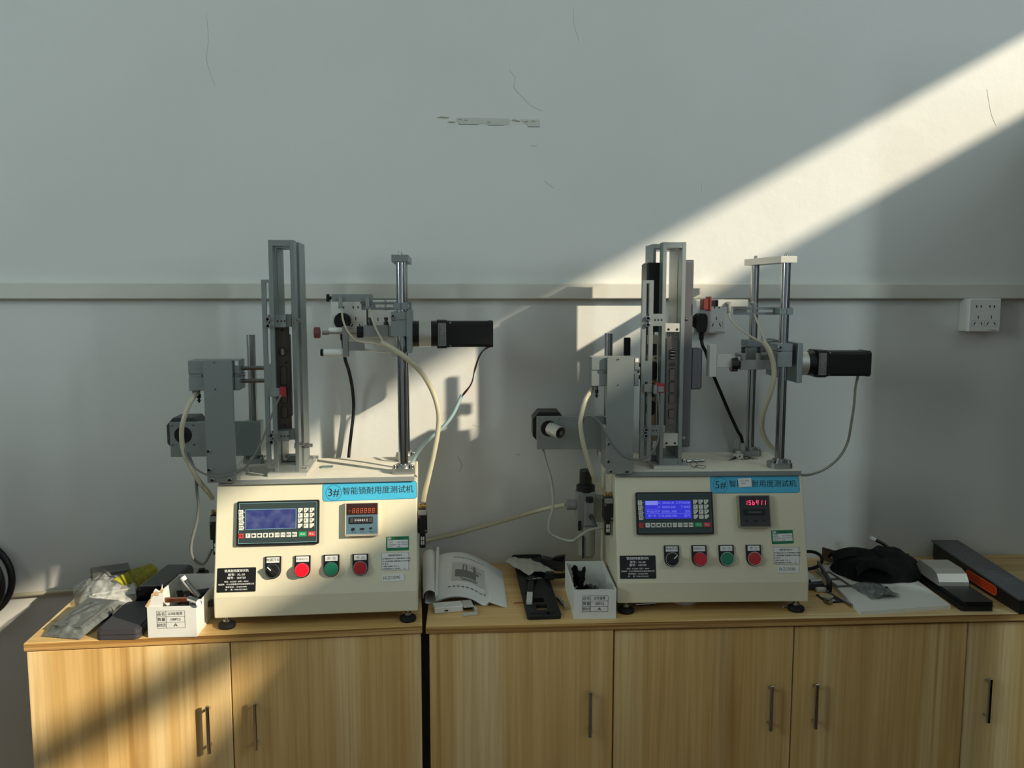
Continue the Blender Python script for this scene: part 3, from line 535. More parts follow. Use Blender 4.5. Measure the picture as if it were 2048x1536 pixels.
def front_panel(root, num, lit, asset):
    control_panel(root, lit); counter(root, lit)
    for u, k, s in ((-.091, 'sw', '电源开关'), (-.030, 'lamp_on' if not lit else 'lamp', '电源指示灯'), (.0303, 'g', '启  动'), (.0910, 'r', '停  止')):
        b = button(root, u, k, s)
        if k == 'sw':
            M = PM @ T(u, .0515, .0133) @ RZ(45 if not lit else -45)
            MB(M).box(-.0045, .0045, -.0125, .0125, 0, .007, .0015).build('knob_grip', BLACK, b); MB(M).box(-.0011, .0011, .002, .012, .007, .0074).build('pointer', WHITEI, b)
    du = .005 if not lit else -.003
    st, M = stick(root, 'name_sticker', BLUEST, .005 + du, .207 + du, .1945, .2335, .006, .5 if not lit else 0)
    ed = MB(M); x, y = .1005, .019
    for a in (ed,):
        n_ = rrect(-x, x, -y, y, .0055); 
        for i in range(len(n_)):
            p, q = n_[i], n_[(i + 1) % len(n_)]; d = Vector((q[0] - p[0], q[1] - p[1]))
            if d.length < 1e-6: continue
            nn = Vector((-d.y, d.x)).normalized() * .0004; a.add([(p[0], p[1], .0008), (q[0], q[1], .0008), (q[0] + nn.x, q[1] + nn.y, .0008), (p[0] + nn.x, p[1] + nn.y, .0008)], [(0, 1, 2, 3)])
    ed.ring((-.0775, -.001, .0007), (-.0775, -.001, .0009), .0168, .0162, 40)
    ed.text('%d#' % num, .0235, M.inverted() @ M @ T(-.0778, -.0012, .001)); ed.text('智能锁耐用度测试机', .0172, T(.0175, .0006, .001), 'CENTER', .985)
    ed.build('sticker_lettering', INK, st)
    bp, M = stick(root, 'rating_plate', BLACK, -.2060, -.1265, .0100, .0600, .002)
    t = MB(M)
    for s, y, sz, sx in (('锁具耐用度测试机', .0185, .0062, 1), ('型号：XL-20', .0105, .0055, 1.15), ('编号：160720', .0040, .0055, 1.15), ('电压：AC220V  功率：400W', -.0035, .0036, 1.1), ('制造商：中山市美景自动化设备有限公司', -.0090, .0037, 1.1), ('联系电话：13726057089', -.0145, .0036, 1.15), ('传      真：0760-22210629', -.0200, .0036, 1.15)):
        t.text(s, sz, T(0, y, .0009), 'CENTER', sx, .012)
    t.build('plate_lettering', WHITEI, bp)
    dv = 0 if not lit else -.003; dg = 0 if not lit else -.0115
    gs, M = stick(root, 'calibration_sticker', STKG, .1452 + dg, .1940 + dg, .0857 + dv, .1155 + dv, .001, 0 if not lit else 1.5)
    MB(M).box(-.0215, .0225, -.0088, .0075, .0006, .0009).box(-.0215, -.0135, .0088, .0132, .0006, .0009).build('white_field', PAPER, gs)
    t = MB(M); t.text('VHI', .0044, T(-.0175, .011, .0011)); t.text('校 准 证', .0044, T(.003, .011, .0011)); t.text('计量编号', .0028, T(-.0208, .0055, .0011), 'LEFT'); t.text('校准日期', .0028, T(-.0208, .0015, .0011), 'LEFT'); t.text('下次校准日期', .0028, T(-.0208, -.0027, .0011), 'LEFT'); t.text('检 定 员', .0028, T(-.0208, -.0067, .0011), 'LEFT')
    t.text('2021  年7月27日', .0030, T(.0215, .0022, .0011), 'RIGHT'); t.text('2022  年7月26日', .0030, T(.0215, -.0024, .0011), 'RIGHT'); t.text('检 测', .003, T(.002, -.0067, .0011)); t.build('sticker_lettering', INK, gs)
    da = 0 if not lit else -.006
    ws, M = stick(root, 'asset_card', PAPER, .1355, .1938, .0440 + da, .0820 + da, .0005)
    t = MB(M); x, y = .0287, .0186
    for (a, b, c_, d) in ((-x, x, y - .0004, y), (-x, x, -y, -y + .0004), (-x, -x + .0004, -y, y), (x - .0004, x, -y, y)): t.box(a, b, c_, d, .0006, .0008)
    t.text('固定资产标识卡', .0042, T(0, .0125, .0009), 'CENTER', 1, .01)
    for s, v in (('资产编号:gd00146  名  称:智能锁耐用度测试机', .0058), ('类  别:检测仪器类  购置日期:2016年07月20日', .0004), ('数  量:1台', -.0050), ('使用部门:品质部   责 任 人:          ', -.0103), ('存放位置:检测中心  资产原值:        元', -.0155)): t.text(s, .0030, T(-.0272, v, .0009), 'LEFT', 1, .012)
    t.build('card_lettering', INK, ws)
    ns, M = stick(root, 'asset_number_label', PAPER, .1365 + (.007 if lit else 0), .1835 + (.007 if lit else 0), .0215 + (-.002 if lit else 0), .0365 + (-.001 if lit else 0), .0003, 2.5 if not lit else 0, .0012)
    t = MB(M); t.text(asset, .0098, T(-.021, 0, .0015), 'LEFT', .82); t.build('label_lettering', INKG, ns)
    if lit:
        pp, M = stick(root, 'paper_note', PAPER, .0655, .0950, .2085, .2280, .001, 3, .0024)
        t = MB(M); t.text('15.1.978', .0058, T(-.001, .0035, .0026), 'CENTER', 1, 0); t.box(-.010, .001, -.0025, -.0015, .0024, .0026); t.build('handwriting', INKG, pp)

def slotted(name, parent, x0, x1, y0, y1, z0, z1, slots, m):
    """upright flat bar with open vertical slots (z ranges), slot 6 mm wide"""
    b = MB(); c = (x0 + x1) / 2; w = .0031; zs = sorted(slots)
    b.box(x0, c - w, y0, y1, z0, z1, .0006); b.box(c + w, x1, y0, y1, z0, z1, .0006)
    e = [z0] + [v for s_ in zs for v in s_] + [z1]
    for i in range(0, len(e), 2): b.box(c - w - .0004, c + w + .0004, y0, y1, e[i], e[i + 1])
    return b.build(name, m, parent)
def frame4(name, parent, x0, x1, y0, y1, z0, z1, w, wb, m, wt=None):
    b = MB().box(x0, x0 + w, y0, y1, z0, z1, .0006).box(x1 - w, x1, y0, y1, z0, z1, .0006)
    b.box(x0 + w, x1 - w, y0 + .0006, y1 - .0006, z1 - (wt or wb), z1 - .0003, .0004).box(x0 + w, x1 - w, y0 + .0006, y1 - .0006, z0, z0 + wb, .0004)
    return b.build(name, m, parent)
def machine(num, label, loc, rot, c):
    lit = num == 5
    R = thing('lock_testing_machine', label, 'test machine', loc, math.radians(rot))
    hs = MB().prism([(0, .025), (0, .07), (.062, .296), (.28, .296), (.28, .025)], -.212, .212, 'yz').build('housing', CREAM, R)
    bv = hs.modifiers.new('bevel', 'BEVEL'); bv.width = .0025; bv.segments = 2; bv.limit_method = 'ANGLE'
    tp = MB().box(-.2065, .2065, .055, .281, .296, .307, .0008); tp.mat(1).box(-.2055, .2055, .0565, .280, .307, .3073); tp.build('top_plate', [HAMMER, DUST], R)
    for x, y in ((-.19, .014), (.19, .014), (-.19, .262), (.19, .262)):
        f = MB().lathe((x, y, 0), (0, 0, 1), [(0, 0), (.0165, 0), (.0185, .004), (.0175, .009), (.008, .012), (0, .012)], 20).build('levelling_foot', RUBBER, R)
        MB().cyl((x, y, .011), (x, y, .0255), .0038, n=10).cyl((x, y, .013), (x, y, .0185), .0078, n=6).build('foot_stud', STEEL, f)
    front_panel(R, num, lit, 'FKZC0046' if not lit else 'FKZC0048')
    # ---- left: mounting plate, guided air cylinder, slotted bar
    px0, px1 = c['plate']
    pl = MB().box(px0, px1, .0465, .0550, .3040, .5645, .0008).build('mounting_plate', ALU, R)
    for x, z in ((px0 + .0235, .5595), (px0 + .0235, .5035)): screw(pl, (x, .0465, z), (0, -1, 0), .0024, .0012)
    for x, z in ((px0 + .0050, .372), (px0 + .0050, .3325), (px0 + .0105, .3100), (px0 + .0465, .3095)): screw(pl, (x, .0465, z), (0, -1, 0), .0044, .0030)
    MB().box(px0 + .002, px0 + .011, .055, .150, .3095, .40, .0006).build('gusset_plate', ALUD, R)
    MB().box(px1 - .012, px1 + .008, .0565, .150, .3073, .3150, .0006).box(px1 - .004, px1 + .004, .075, .140, .315, .3165).build('slide_bracket', ALUL, R)
    cy = MB().box(px0 - .0330, px1 + .002, .0575, .110, .4990, .5265, .001).box(px0 - .0325, px1, .060, .110, .5265, .5345).box(px0 - .0330, px1 + .002, .0575, .110, .5345, .5625, .001).box(px1 + .002, px1 + .0120, .0560, .112, .4990, .5265, .001).box(px1 + .002, px1 + .0120, .0560, .112, .5345, .5625, .001).box(px1 + .002, px1 + .009, .060, .11, .5265, .5345)
    cyl_o = cy.build('air_cylinder', ALU, R)
    MB().box(px1 + .0035, px1 + .0110, .0554, .0560, .552, .5605).build('label', PAPER, cyl_o); MB().cyl((px1 + .012, .085, .5305), (px1 + .018, .085, .5305), .0048, n=10).build('end_bolt', STEEL, cyl_o)
    screw(cyl_o, (px0 - .005, .060, .5305), (0, -1, 0), .003, .002)
    bx0, bx1 = c['bar']
    for z in (.544, .5165): MB().cyl((px1 + .010, .0825, z), (bx0 + .014, .0825, z), .0046, n=14).build('guide_rod', DARKROD, R)
    ft = MB().cyl((px0 - .0215, .078, .499), (px0 - .0215, .078, .4895), .0062, n=12).cyl((px0 - .0215, .078, .4945), (px0 - .031, .076, .493), .0048, n=10).build('flow_fitting', SENSOR, R)
    MB().cyl((px0 - .0185, .078, .4895), (px0 - .0185, .078, .4815), .0042, n=10).cyl((px0 - .0185, .078, .4815), (px0 - .0185, .078, .477), .0022, n=8).cyl((px0 - .0185, .078, .477), (px0 - .0185, .078, .4755), .0045, n=10).cyl((px0 - .0185, .078, .4755), (px0 - .0185, .078, .4715), .0024, n=8).build('needle_knob', BLACK, ft)
    sb = slotted('slotted_bar', R, bx0, bx1, .0640, .0730, .3295, .7310, [(.335, .4840 if num == 3 else .508), (.554, .7240)], ALU)
    bc = (bx0 + bx1) / 2
    for z0, z1 in ((.6305, .6575), (.3855, .4085)):
        zc = (z0 + z1) / 2
        for dz in (.0072, -.0068): screw(R, (bc, .0640, zc + dz - .003), (0, -1, 0), .0056, .0065, CHROME, 'clamp_screw')
        br = MB().box(bc - .002, c['col'][0] + (.0345 if num == 3 else -.0004), .0730, .0800, z0, z1, .0006).build('clamp_bracket', ALU, R)
        for k in range(3): MB().cyl((bx1 + .006 + .0072 * k, .0729, zc), (bx1 + .006 + .0072 * k, .0725, zc), .0019, n=10).build('bracket_hole', BLACK, br)
    # sensor clip on the slotted bar
    s0 = bc + .002
    if num == 3:
        sc = MB().box(s0 + .019, s0 + .031, .052, .064, .484, .505, .0015).build('sensor_clip', REDCLIP, R, 'red plastic sensor clip')
        MB().box(s0, s0 + .020, .054, .064, .4845, .5025, .001).box(s0 + .003, s0 + .017, .0532, .054, .499, .5005).box(s0 + .003, s0 + .017, .0532, .054, .4865, .488).build('sensor_body', SENSOR, sc)
    else:
        sc = MB().box(s0 + .016, s0 + .037, .052, .064, .484, .505, .0015).build('sensor_clip', REDCLIP, R, 'red plastic sensor clip')
        MB().box(s0 - .008, s0 + .010, .056, .064, .4855, .503, .001).box(s0 + .012, s0 + .019, .048, .064, .482, .502, .001).box(s0 + .020, s0 + .034, .0512, .052, .487, .499).build('sensor_body', SENSOR, sc)
    MB().tube(PATHS['m%d_sensor' % num], .0021, 8, 5).build('sensor_cable', CABLEG, R)
    MB().tube(PATHS['m%d_left' % num], .0052, 10, 5).build('air_sleeve', HOSE, R)
    # ---- column that holds the lock under test
    q0, q1 = c['col']
    bp = MB().box(q0 - .0140, q1 + .0180, .0760, .2760, .3073, .3155, .0008).build('column_base', ALUL, R)
    for y in (.12, .235): screw(bp, (q1 + .0115, y, .3155), (0, 0, 1), .0042, .007, CHROME)
    frame4('column_frame', R, q0, q1, .0880, .1250, .3155, .8150, .0084, .0145, ALU, .0128)
    frame4('column_frame', R, q0 - (.013 if num == 5 else 0), q1 + (.0 if num == 5 else .002), .1360 if num == 5 else .1500, .2290 if num == 5 else .2360, .3155, .8140, .0070, .0130, ALU)
    if num == 3:
        MB().box(q0 + .0086, q1 - .0086, .0900, .1100, .6310, .6580, .0006).build('lock_clamp', ALU, R); MB().box(q0 + .0086, q1 - .0086, .0900, .1100, .3860, .4085, .0006).build('lock_clamp', ALU, R)
        MB().box(q1 - .0008 - .012, q1 - .0088, .1255, .160, .43, .60).build('white_tape', PAPER, R)
    else:
        for z0, z1 in ((.6165, .6360), (.3590, .3875)):
            k = MB().box(q0 + .0086, q1 - .0086, .0900, .1100, z0, z1, .0006).build('lock_clamp', ALUL, R)
            for x in (q0 + .016, q1 - .016): screw(k, (x, .0900, z0 + .006), (0, -1, 0), .0026, .001, BLACK)
    for z in (.645, .375):
        MB().cyl((q1, .1, z), (q1 + .004, .1, z), .0035, n=8).cyl((q1 + .004, .1, z), (q1 + .009, .1, z), .0048, n=8).build('side_screw', STEEL, R)
    if num == 3:
        MB().box(q1 - .020, q1 + .013, .150, .158, .356, .367, .0006).cyl((q1 + .013, .154, .3615), (q1 + .02, .154, .3615), .004, n=8).build('rear_stop', ALUD, R)
        MB().box(q0 + .012, q1 - .01, .13, .2, .3155, .330, .004).build('rubber_block', BLACK, R)
    # ---- rear left: pillar with the horizontal motor plate
    lx = c['lpil']; px = c['mplate']
    MB().cyl((lx, .245, .307), (lx, .245, .6075), .0098, n=20, ch=.0006).build('rear_pillar', STEEL, R)
    flange(R, lx, .245, .3073, .0098)
    MB().box(lx - .0185, lx - .0035, .2285, .262, .3915, .4065, .0008).box(lx + .0020, lx + .0190, .2285, .262, .3915, .4065, .0008).box(lx - .0180, lx + .0180, .2285, .262, .3580, .3910, .0008).build('pillar_clamp', ALUD, R)
    mp = MB().box(px[0], px[1], .2205, .2285, .3280, .4090, .0008).build('motor_plate', ALU, R)
    dx = px[0] + .0295; dz = .3790
    for sx in (-1, 1):
        for sz in (-1, 1): screw(mp, (dx + sx * .0235, .2205, dz + sz * .0225), (0, -1, 0), .0026, .0012, STEEL)
    MB().ring((dx, .2202, dz), (dx, .2196, dz), .0195, .0125, 28).cyl((dx, .2202, dz), (dx, .2199, dz), .0126, n=28).build('bearing_ring', BLACK, mp)
    MB().cyl((dx, .222, dz), (dx, .2150, dz), .0042, n=12).build('shaft', STEEL, mp)
    mm = MB().prism([(dx - .043 * k + .0, 0) for k in ()] or [(dx - .024, dz - .036), (dx + .024, dz - .036), (dx + .038, dz - .02), (dx + .038, dz + .022), (dx + .024, dz + .0385), (dx - .024, dz + .0385), (dx - .038, dz + .022), (dx - .038, dz - .02)], .2285, .2980).build('stepper_motor', DGREY if num == 3 else BLACK, R)
    if lit:
        MB().ring((dx + .004, .2190, dz), (dx + .026, .1880, dz - .006), .0158, .0142, 24).cyl((dx + .006, .2160, dz), (dx + .007, .2150, dz), .0140, n=20).build('spindle_sleeve', ALUL, R)
        MB().cyl((dx + .008, .214, dz), (dx + .027, .1885, dz - .006), .0050, n=12).build('spindle', STEEL, R)
        MB().box(lx + .036, lx + .052, .236, .244, .307, .597, .0015).build('rear_bar', MOTOR, R)
        MB().tube(PATHS['m5_cab'], .0034, 8, 5).build('motor_cable', CABLEW, R)
    else:
        MB().tube(PATHS['m3_cab2'], .0032, 8, 5).build('motor_cable', CABLEG, R); MB().tube([(dx + .012, .235, .343), (dx + .016, .2, .31), (-.262, .1, .30), (-.2575, .07, .285)], .0022, 8, 5).build('motor_lead', CABLEB, R)
    # ---- right: pair of pillars, drive motor, gripper
    fx, rx = c['pil']; r = .0104
    for x, y, rr in ((fx, .095, r), (rx, .245, .0100)):
        MB().cyl((x, y, .307), (x, y, .772), rr, n=24).build('pillar', CHROME, R); flange(R, x, y, .3073, rr)
    cb = MB().prism([(fx - .0190, .0740), (fx + .0165, .0740), (rx + .0190, .2680), (rx - .0200, .2680)], .7700, .7845, 'xy').build('cross_bar', ALU if num == 3 else ALUL, R)
    for x, y in ((fx - .001, .095), (rx, .245)): MB().cyl((x, y, .7845), (x, y, .7875), .0046, n=12).cyl((x, y, .7875), (x, y, .7925), .0036, n=6).build('cap_bolt', STEEL, cb)
    az = c['arm_z']      # centre height of the slotted arm
    MB().box(fx - .0160, fx - .0015, .0780, .1140, az - .0075, az + .0070, .0006).box(fx + .0005, fx + .0135, .0780, .1140, az - .0075, az + .0070, .0006).box(fx - .015, fx + .013, .0800, .1140, az - .0070, az + .0065).build('arm_clamp', ALU, R)
    ax0 = c['sarm']; sa = MB(); ax1 = fx + .022
    sa.box(ax0, ax1, .1145, .1225, az + .0032, az + .0085, .0005).box(ax0, ax1, .1145, .1225, az - .0085, az - .0032, .0005).box(ax0, ax0 + .030, .1145, .1225, az - .0034, az + .0034).box(ax1 - .006, ax1, .1145, .1225, az - .0034, az + .0034).box(fx - .018, fx + .006, .1145, .1225, az - .0034, az + .0034)
    sa.build('slotted_arm', ALU, R)
    MB().cyl((ax0 + .052, .1185, az - .010), (ax0 + .052, .1185, az + .013), .0018, n=8).cyl((ax0 + .052, .1185, az + .013), (ax0 + .052, .1185, az + .0165), .0036, n=8).build('arm_bolt', STEEL, R)
    t0, t1 = c['tarm']; tz = az + .0180
    ta = MB().box(t0, t1, .0880, .1140, tz - .0085, tz + .0080, .0008).build('air_slide', ALU if num == 3 else ALUL, R)
    MB().box(t1 - .026, t1 - .002, .10, .120, az + .004, az + .0125).build('slide_bracket', ALUD, R)
    f1, f2 = c['fit']
    for x in (f1, f2): elbow(R, (x, .088, tz - .001))
    if num == 3:
        MB().box(t0 - .0115, t0 - .0055, .092, .108, tz - .0085, tz + .008, .001).box(t0 - .0055, t0, .096, .104, tz - .004, tz + .003).build('bumper', BLACK, R)
    else:
        MB().box(t0 - .0165, t0, .092, .108, tz - .0075, tz + .0065, .001).build('bumper', BLACK, R)
        MB().box(t0 - .0345, t0 - .0165, .082, .112, tz - .0155, tz + .0095, .0015).box(t0 - .0215, t0 - .0165, .080, .116, tz - .0175, tz + .0145, .001).build('finger_pad', PADRED, R, 'red square finger pad')
    MB().tube(PATHS['m%d_hoseA' % num], .0022, 8, 5).build('air_hose', HOSE, R); MB().tube(PATHS['m%d_hoseB' % num], .0022, 8, 5).build('air_hose', HOSE, R)
    MB().tube(PATHS['m%d_sleeve' % num], .0058, 10, 5).build('air_sleeve', HOSE, R)
    # motor
    mz = c['mz']; my = .170; x = c['mx']
    MB().box(fx - .0220, fx + .0115, .0680, .1240, mz - .0005, mz + .0330, .0008).box(fx - .0220, fx + .0115, .0680, .1240, mz + .0350, mz + .0510, .0008).box(fx - .012, fx + .0115, .070, .122, mz + .032, mz + .036).build('motor_clamp', ALU, R)
    screw(R, (fx - .0170, .0680, mz + .0430), (0, -1, 0), .0052, .003, CHROME, 'clamp_screw')
    MB().box(rx - .0220, rx + .0180, .2200, .2700, mz - .0005, mz + .0330, .0008).box(rx - .0220, rx + .0180, .2200, .2700, mz + .0350, mz + .0510, .0008).box(rx - .012, rx + .018, .222, .268, mz + .032, mz + .036).build('motor_clamp', ALU, R)
    MB().box(x - .0115, x, .0640, .2760, mz - .0360, mz + .0530, .0008).build('motor_plate', ALU, R)
    MB().box(rx + .016, x - .0115, .222, .268, mz, mz + .05, .0006).build('spacer_block', ALUD, R)
    my_z = mz
    def oct_(h, ch): return [(my - h + ch, my_z - h), (my + h - ch, my_z - h), (my + h, my_z - h + ch), (my + h, my_z + h - ch), (my + h - ch, my_z + h), (my - h + ch, my_z + h), (my - h, my_z + h - ch), (my - h, my_z - h + ch)]
    g = MB(); a = (1, 0, 0); o_ = (x, my, mz)
    if num == 3:
        g.mat(0).lathe(o_, a, [(.0298, 0), (.0298, .0140)], 32); g.mat(1).lathe(o_, a, [(.0298, .0140), (.0298, .0410)], 32); g.mat(0).lathe(o_, a, [(.0298, .0410), (.0298, .0545)], 32); fl = .0545
    else:
        g.mat(1).lathe(o_, a, [(.0285, 0), (.0285, .0470)], 32); g.mat(0).lathe(o_, a, [(.0285, .0470), (.0300, .0640)], 32); fl = .0640
    g.build('gearbox', [MOTOR, ALUL], R)
    fo = MB().prism(oct_(.0315, .005), x + fl, x + fl + .0215, 'yz').build('motor_flange', MOTOR, R)
    MB().box(x + fl + .002, x + fl + .0200, my - .0321, my - .0315, mz - .0255, mz + .0255, .0003).build('label', SENSOR, fo)
    lt = MB(); 
    for k, s in enumerate(('MODEL PLE60-10-L2-P2', 'RATIO 1:10', 'DATE 16 03 08')): lt.text(s, .0042, T(x + fl + .0055 + .0055 * k, my - .0324, mz - .0225) @ FRONT @ RZ(90), 'LEFT')
    lt.build('label_lettering', INK, fo)
    m0 = x + fl + .0215; m1 = m0 + .1045
    mb_ = MB().prism(oct_(.0290, .0065), m0 + .004, m1 - .006, 'yz').prism(oct_(.0295, .003), m0, m0 + .006, 'yz').prism(oct_(.0298, .006), m1 - .008, m1, 'yz').box(m0 + .006, m1 - .008, my - .0300, my - .0285, mz - .019, mz + .019).build('drive_motor', MOTOR, R)
    for sz in (-1, 1): screw(mb_, (m0 + .006, my - .0245, mz + sz * .0245), (1, 0, 0), .0030, .004, STEEL)
    if num == 3:
        for k, (m_, dy) in enumerate(((BLACK, 0), (REDCLIP, .002), (CYANL, .004), (BLACK, .006))):
            MB().tube([(p[0] + .0012 * math.sin(i * 1.7 + k * 1.6), p[1] + dy - .003, p[2] + .0012 * math.cos(i * 1.7 + k * 1.6)) for i, p in enumerate(PATHS['m3_motor'])], .0014, 6, 5).build('motor_wire', m_, R)
        MB().tube(PATHS['m3_msleeve'], .0042, 8, 5).build('motor_cable', mat('pale_blue_sleeve', (176, 204, 206), .35, trans=.2), R)
    else:
        MB().tube(PATHS['m5_motor'], .0032, 8, 5).build('motor_cable', CABLEW, R)
    # gripper / pusher in front of the lock
    if num == 3:
        gz = .620; gy = .118
        MB().box(.100, .1535, gy - .015, gy + .013, .6070, .6330, .001).box(.1535, .1600, gy - .012, gy + .01, .609, .631).build('pusher_cylinder', ALUD, R)
        MB().cyl((.0850, gy, .6185), (.0980, gy, .6185), .0130, n=24, ch=.001).build('pusher_collar', BLACK, R)
        MB().cyl((.0100, gy, .6165), (.0850, gy, .6165), .0028, n=10).cyl((.010, gy, .6165), (.024, gy, .6165), .0055, n=6).build('pusher_shaft', STEEL, R)
        MB().cyl((-.0075, gy, .617), (.0050, gy, .617), .0122, n=20, ch=.001).build('pusher_knob', mat('brown_knob', (112, 66, 58), .5), R)
        MB().box(.0540, .0660, gy - .012, gy + .016, .5640, .6310, .0008).box(.0660, .1000, gy - .01, gy + .014, .5770, .5965, .0008).build('finger_holder', ALUD, R)
        MB().cyl((.0235, gy + .004, .6215), (.0540, gy + .004, .6215), .0068, n=14).build('upper_finger', WHITE, R)
        lf = MB().cyl((.0120, gy, .5735), (.0540, gy, .5735), .0085, n=16).build('lower_finger', WHITE, R); MB().cyl((.0050, gy, .5735), (.0120, gy, .5735), .0080, n=16, ch=.001).build('finger_tip', BLACK, lf)
        MB().cyl((.100, gy, .579), (.160, gy, .574), .0030, n=10).build('link_rod', ALUL, R)
        MB().prism([(.155, .614), (.166, .613), (.172, .578), (.171, .563), (.160, .563), (.158, .58)], gy - .008, gy + .004).build('link_plate', ALUL, R)
        for x_ in (.1140, .1480): MB().cyl((x_, gy, .633), (x_, gy, .640), .0055, n=10).cyl((x_, gy, .640), (x_, gy, .645), .0035, n=8).cyl((x_, gy, .645), (x_, gy, .650), .0045, n=10).build('flow_valve', DGREY, R)
        valve(R, 1, .075, .2200); valve(R, -1, .085, .2150)
    else:
        gy = .112
        MB().box(.0055, .0215, gy - .014, gy + .016, .5150, .5870, .0008).build('push_plate', ALUL, R)
        MB().box(.0215, .0590, gy - .012, gy + .014, .5360, .5650, .0008).build('push_block', ALUL, R)
        MB().cyl((.0550, gy - .006, .5425), (.0700, gy - .006, .5425), .0165, n=28, ch=.001).build('push_collar', BLACKG, R)
        MB().cyl((.0690, gy, .5425), (.0760, gy, .5425), .0080, n=14).build('cylinder_neck', DGREY, R)
        MB().box(.0750, .1290, gy - .014, gy + .012, .5310, .5515, .001).box(.1290, .1500, gy - .012, gy + .01, .532, .550).build('pusher_cylinder', ALUD, R)
        for x_, d in ((.0850, -1), (.1200, 1)):
            fv = MB().cyl((x_, gy, .5515), (x_, gy, .5680), .0062, n=12).cyl((x_, gy, .5640), (x_ + d * .018, gy - .002, .5650), .0045, n=10).build('flow_valve', SENSOR, R)
            MB().cyl((x_, gy, .568), (x_, gy, .574), .0040, n=10).cyl((x_, gy, .574), (x_, gy, .577), .0025, n=8).cyl((x_, gy, .577), (x_, gy, .582), .0042, n=10).build('needle_knob', BLACK, fv)
        valve(R, 1, .130, .2250); valve(R, -1, .085, .2330)
        fb = MB()
        for k in range(3): fb.tube([(-.236 + .003 * k, .088, .258), (-.231 + .003 * k, .086, .247), (-.2275 + .003 * k, .087, .243)], .0016, 6, 4)
        fb.build('thin_tubes', HOSE, R)
        # filter regulator on the left flank
        ry = .190; X = -.2620
        fr = MB().lathe((X, ry, .262), (0, 0, 1), [(0, -.030), (.0225, -.030), (.0225, -.016), (.0205, -.014), (.0150, -.012), (.0145, .020), (.0135, .0225), (0, .0225)], 20).build('regulator_knob', BLACK, R)
        MB().box(X - .023, X + .023, ry - .022, ry + .022, .148, .234, .003).build('regulator_body', SENSOR, R)
        MB().box(X - .005, X + .018, ry - .030, ry - .022, .155, .212, .002).build('regulator_cover', SENSOR, R)
        MB().cyl((X + .006, ry - .026, .2120), (X + .006, ry - .026, .2240), .0085, n=14).build('drain_cap', BLACK, R)
        MB().lathe((X + .003, ry - .004, .071), (0, 0, 1), [(0, 0), (.016, .001), (.0205, .008), (.0205, .079), (0, .079)], 22).build('filter_bowl', CLEARD if False else mat('smoked_bowl', (150, 148, 136), .25), R)
        MB().box(X - .010, X - .006, ry - .0275, ry - .0255, .075, .130).build('bowl_slot', BLACK, R); MB().box(X - .020, X - .013, ry - .026, ry - .02, .142, .165, .001).build('bowl_latch', BLACK, R)
        MB().cyl((X - .023, ry - .004, .2000), (X - .038, ry - .004, .2000), .0128, n=18, ch=.001).cyl((X - .038, ry - .004, .2), (X - .045, ry - .004, .2), .0125, n=18).build('inlet_fitting', SENSOR, R)
        MB().cyl((X + .010, ry - .030, .178), (X + .010, ry - .040, .178), .0062, n=12).cyl((X + .012, ry - .038, .176), (X + .020, ry - .050, .158), .0036, n=8).build('outlet_fitting', DGREY, R)
        MB().box(X + .021, -.212, ry - .016, ry + .016, .160, .220, .001).build('regulator_bracket', ALUD, R)
    return R
M3 = machine(3, 'cream control-box test machine with sunlit panel and blue number 3 sticker', (-.316, 1.739, .8), 2.5,
             dict(plate=(-.2275, -.1685), bar=(-.1073, -.0828), col=(-.0950, -.0420), lpil=-.1687, mplate=(-.3520, -.149), pil=(.1825, .1840), arm_z=.675, sarm=.0955, tarm=(.0345, .1205), fit=(.0535, .1105), mz=.611, mx=.2055))
M5 = machine(5, 'cream control-box test machine in shade with lit display and blue number 5 sticker', (.5425, 1.7625, .8), -1.6,
             dict(plate=(-.2340, -.1745), bar=(-.1562, -.1312), col=(-.1072, -.0560), lpil=-.2030, mplate=(-.3780, -.2150), pil=(.1705, .1490), arm_z=.6630, sarm=.0620, tarm=(.0180, .0860), fit=(.0405, .0985), mz=.540, mx=.2040))
def local_thing(name, label, cat, M_, group=None):
    return thing(name, label, cat, M_.location, M_.rotation_euler.z, group)
# lock bodies clamped in the columns
L3 = local_thing('mortise_lock', 'dark bronze mortise lock faceplate clamped in the column of machine 3', 'lock', M3)
MB().box(-.0870, -.0580, .1000, .1030, .4090, .6305, .0008).build('faceplate', FACED, L3); MB().box(-.0800, -.0650, .1030, .1650, .4300, .6120).build('lock_case', FACED, L3)
MB().torus((-.0725, .0998, .577), (0, 1, 0), .0085, .0008, 20, 6).build('latch_ring', BLACK, L3); MB().box(-.0770, -.0690, .0960, .1000, .5690, .5850, .0015).build('latch', STEEL, L3)
for z0, z1 in ((.505, .545), (.465, .498), (.433, .457)):
    MB().prism(rrect(-.0785, -.0665, z0, z1, .0035), .0985, .1000).build('bolt', FACED, L3)
    o = MB(); p = rrect(-.0792, -.0658, z0 - .0007, z1 + .0007, .004); o.tube([(a, .0999, b) for a, b in p + [p[0]]], .0006, 4, 1).build('bolt_outline', BLACK, L3)
MB().text('brushed', .0045, T(-.0725, .0996, .427) @ FRONT).build('lettering', BLACK, L3) if False else None
for x, z in ((-.0725, .6235), (-.0725, .4165), (-.066, .553)): screw(L3, (x, .1000, z), (0, -1, 0), .0026, .0008, BLACK)
L5 = local_thing('smart_lock', 'grey smart door lock with square lever handle clamped in the column of machine 5', 'lock', M5)
MB().box(-.0925, -.0665, .1000, .1030, .3800, .6165, .0008).build('faceplate', FACEP, L5); MB().box(-.0880, -.0720, .1030, .1380, .4000, .6000).build('lock_case', FACEP, L5)
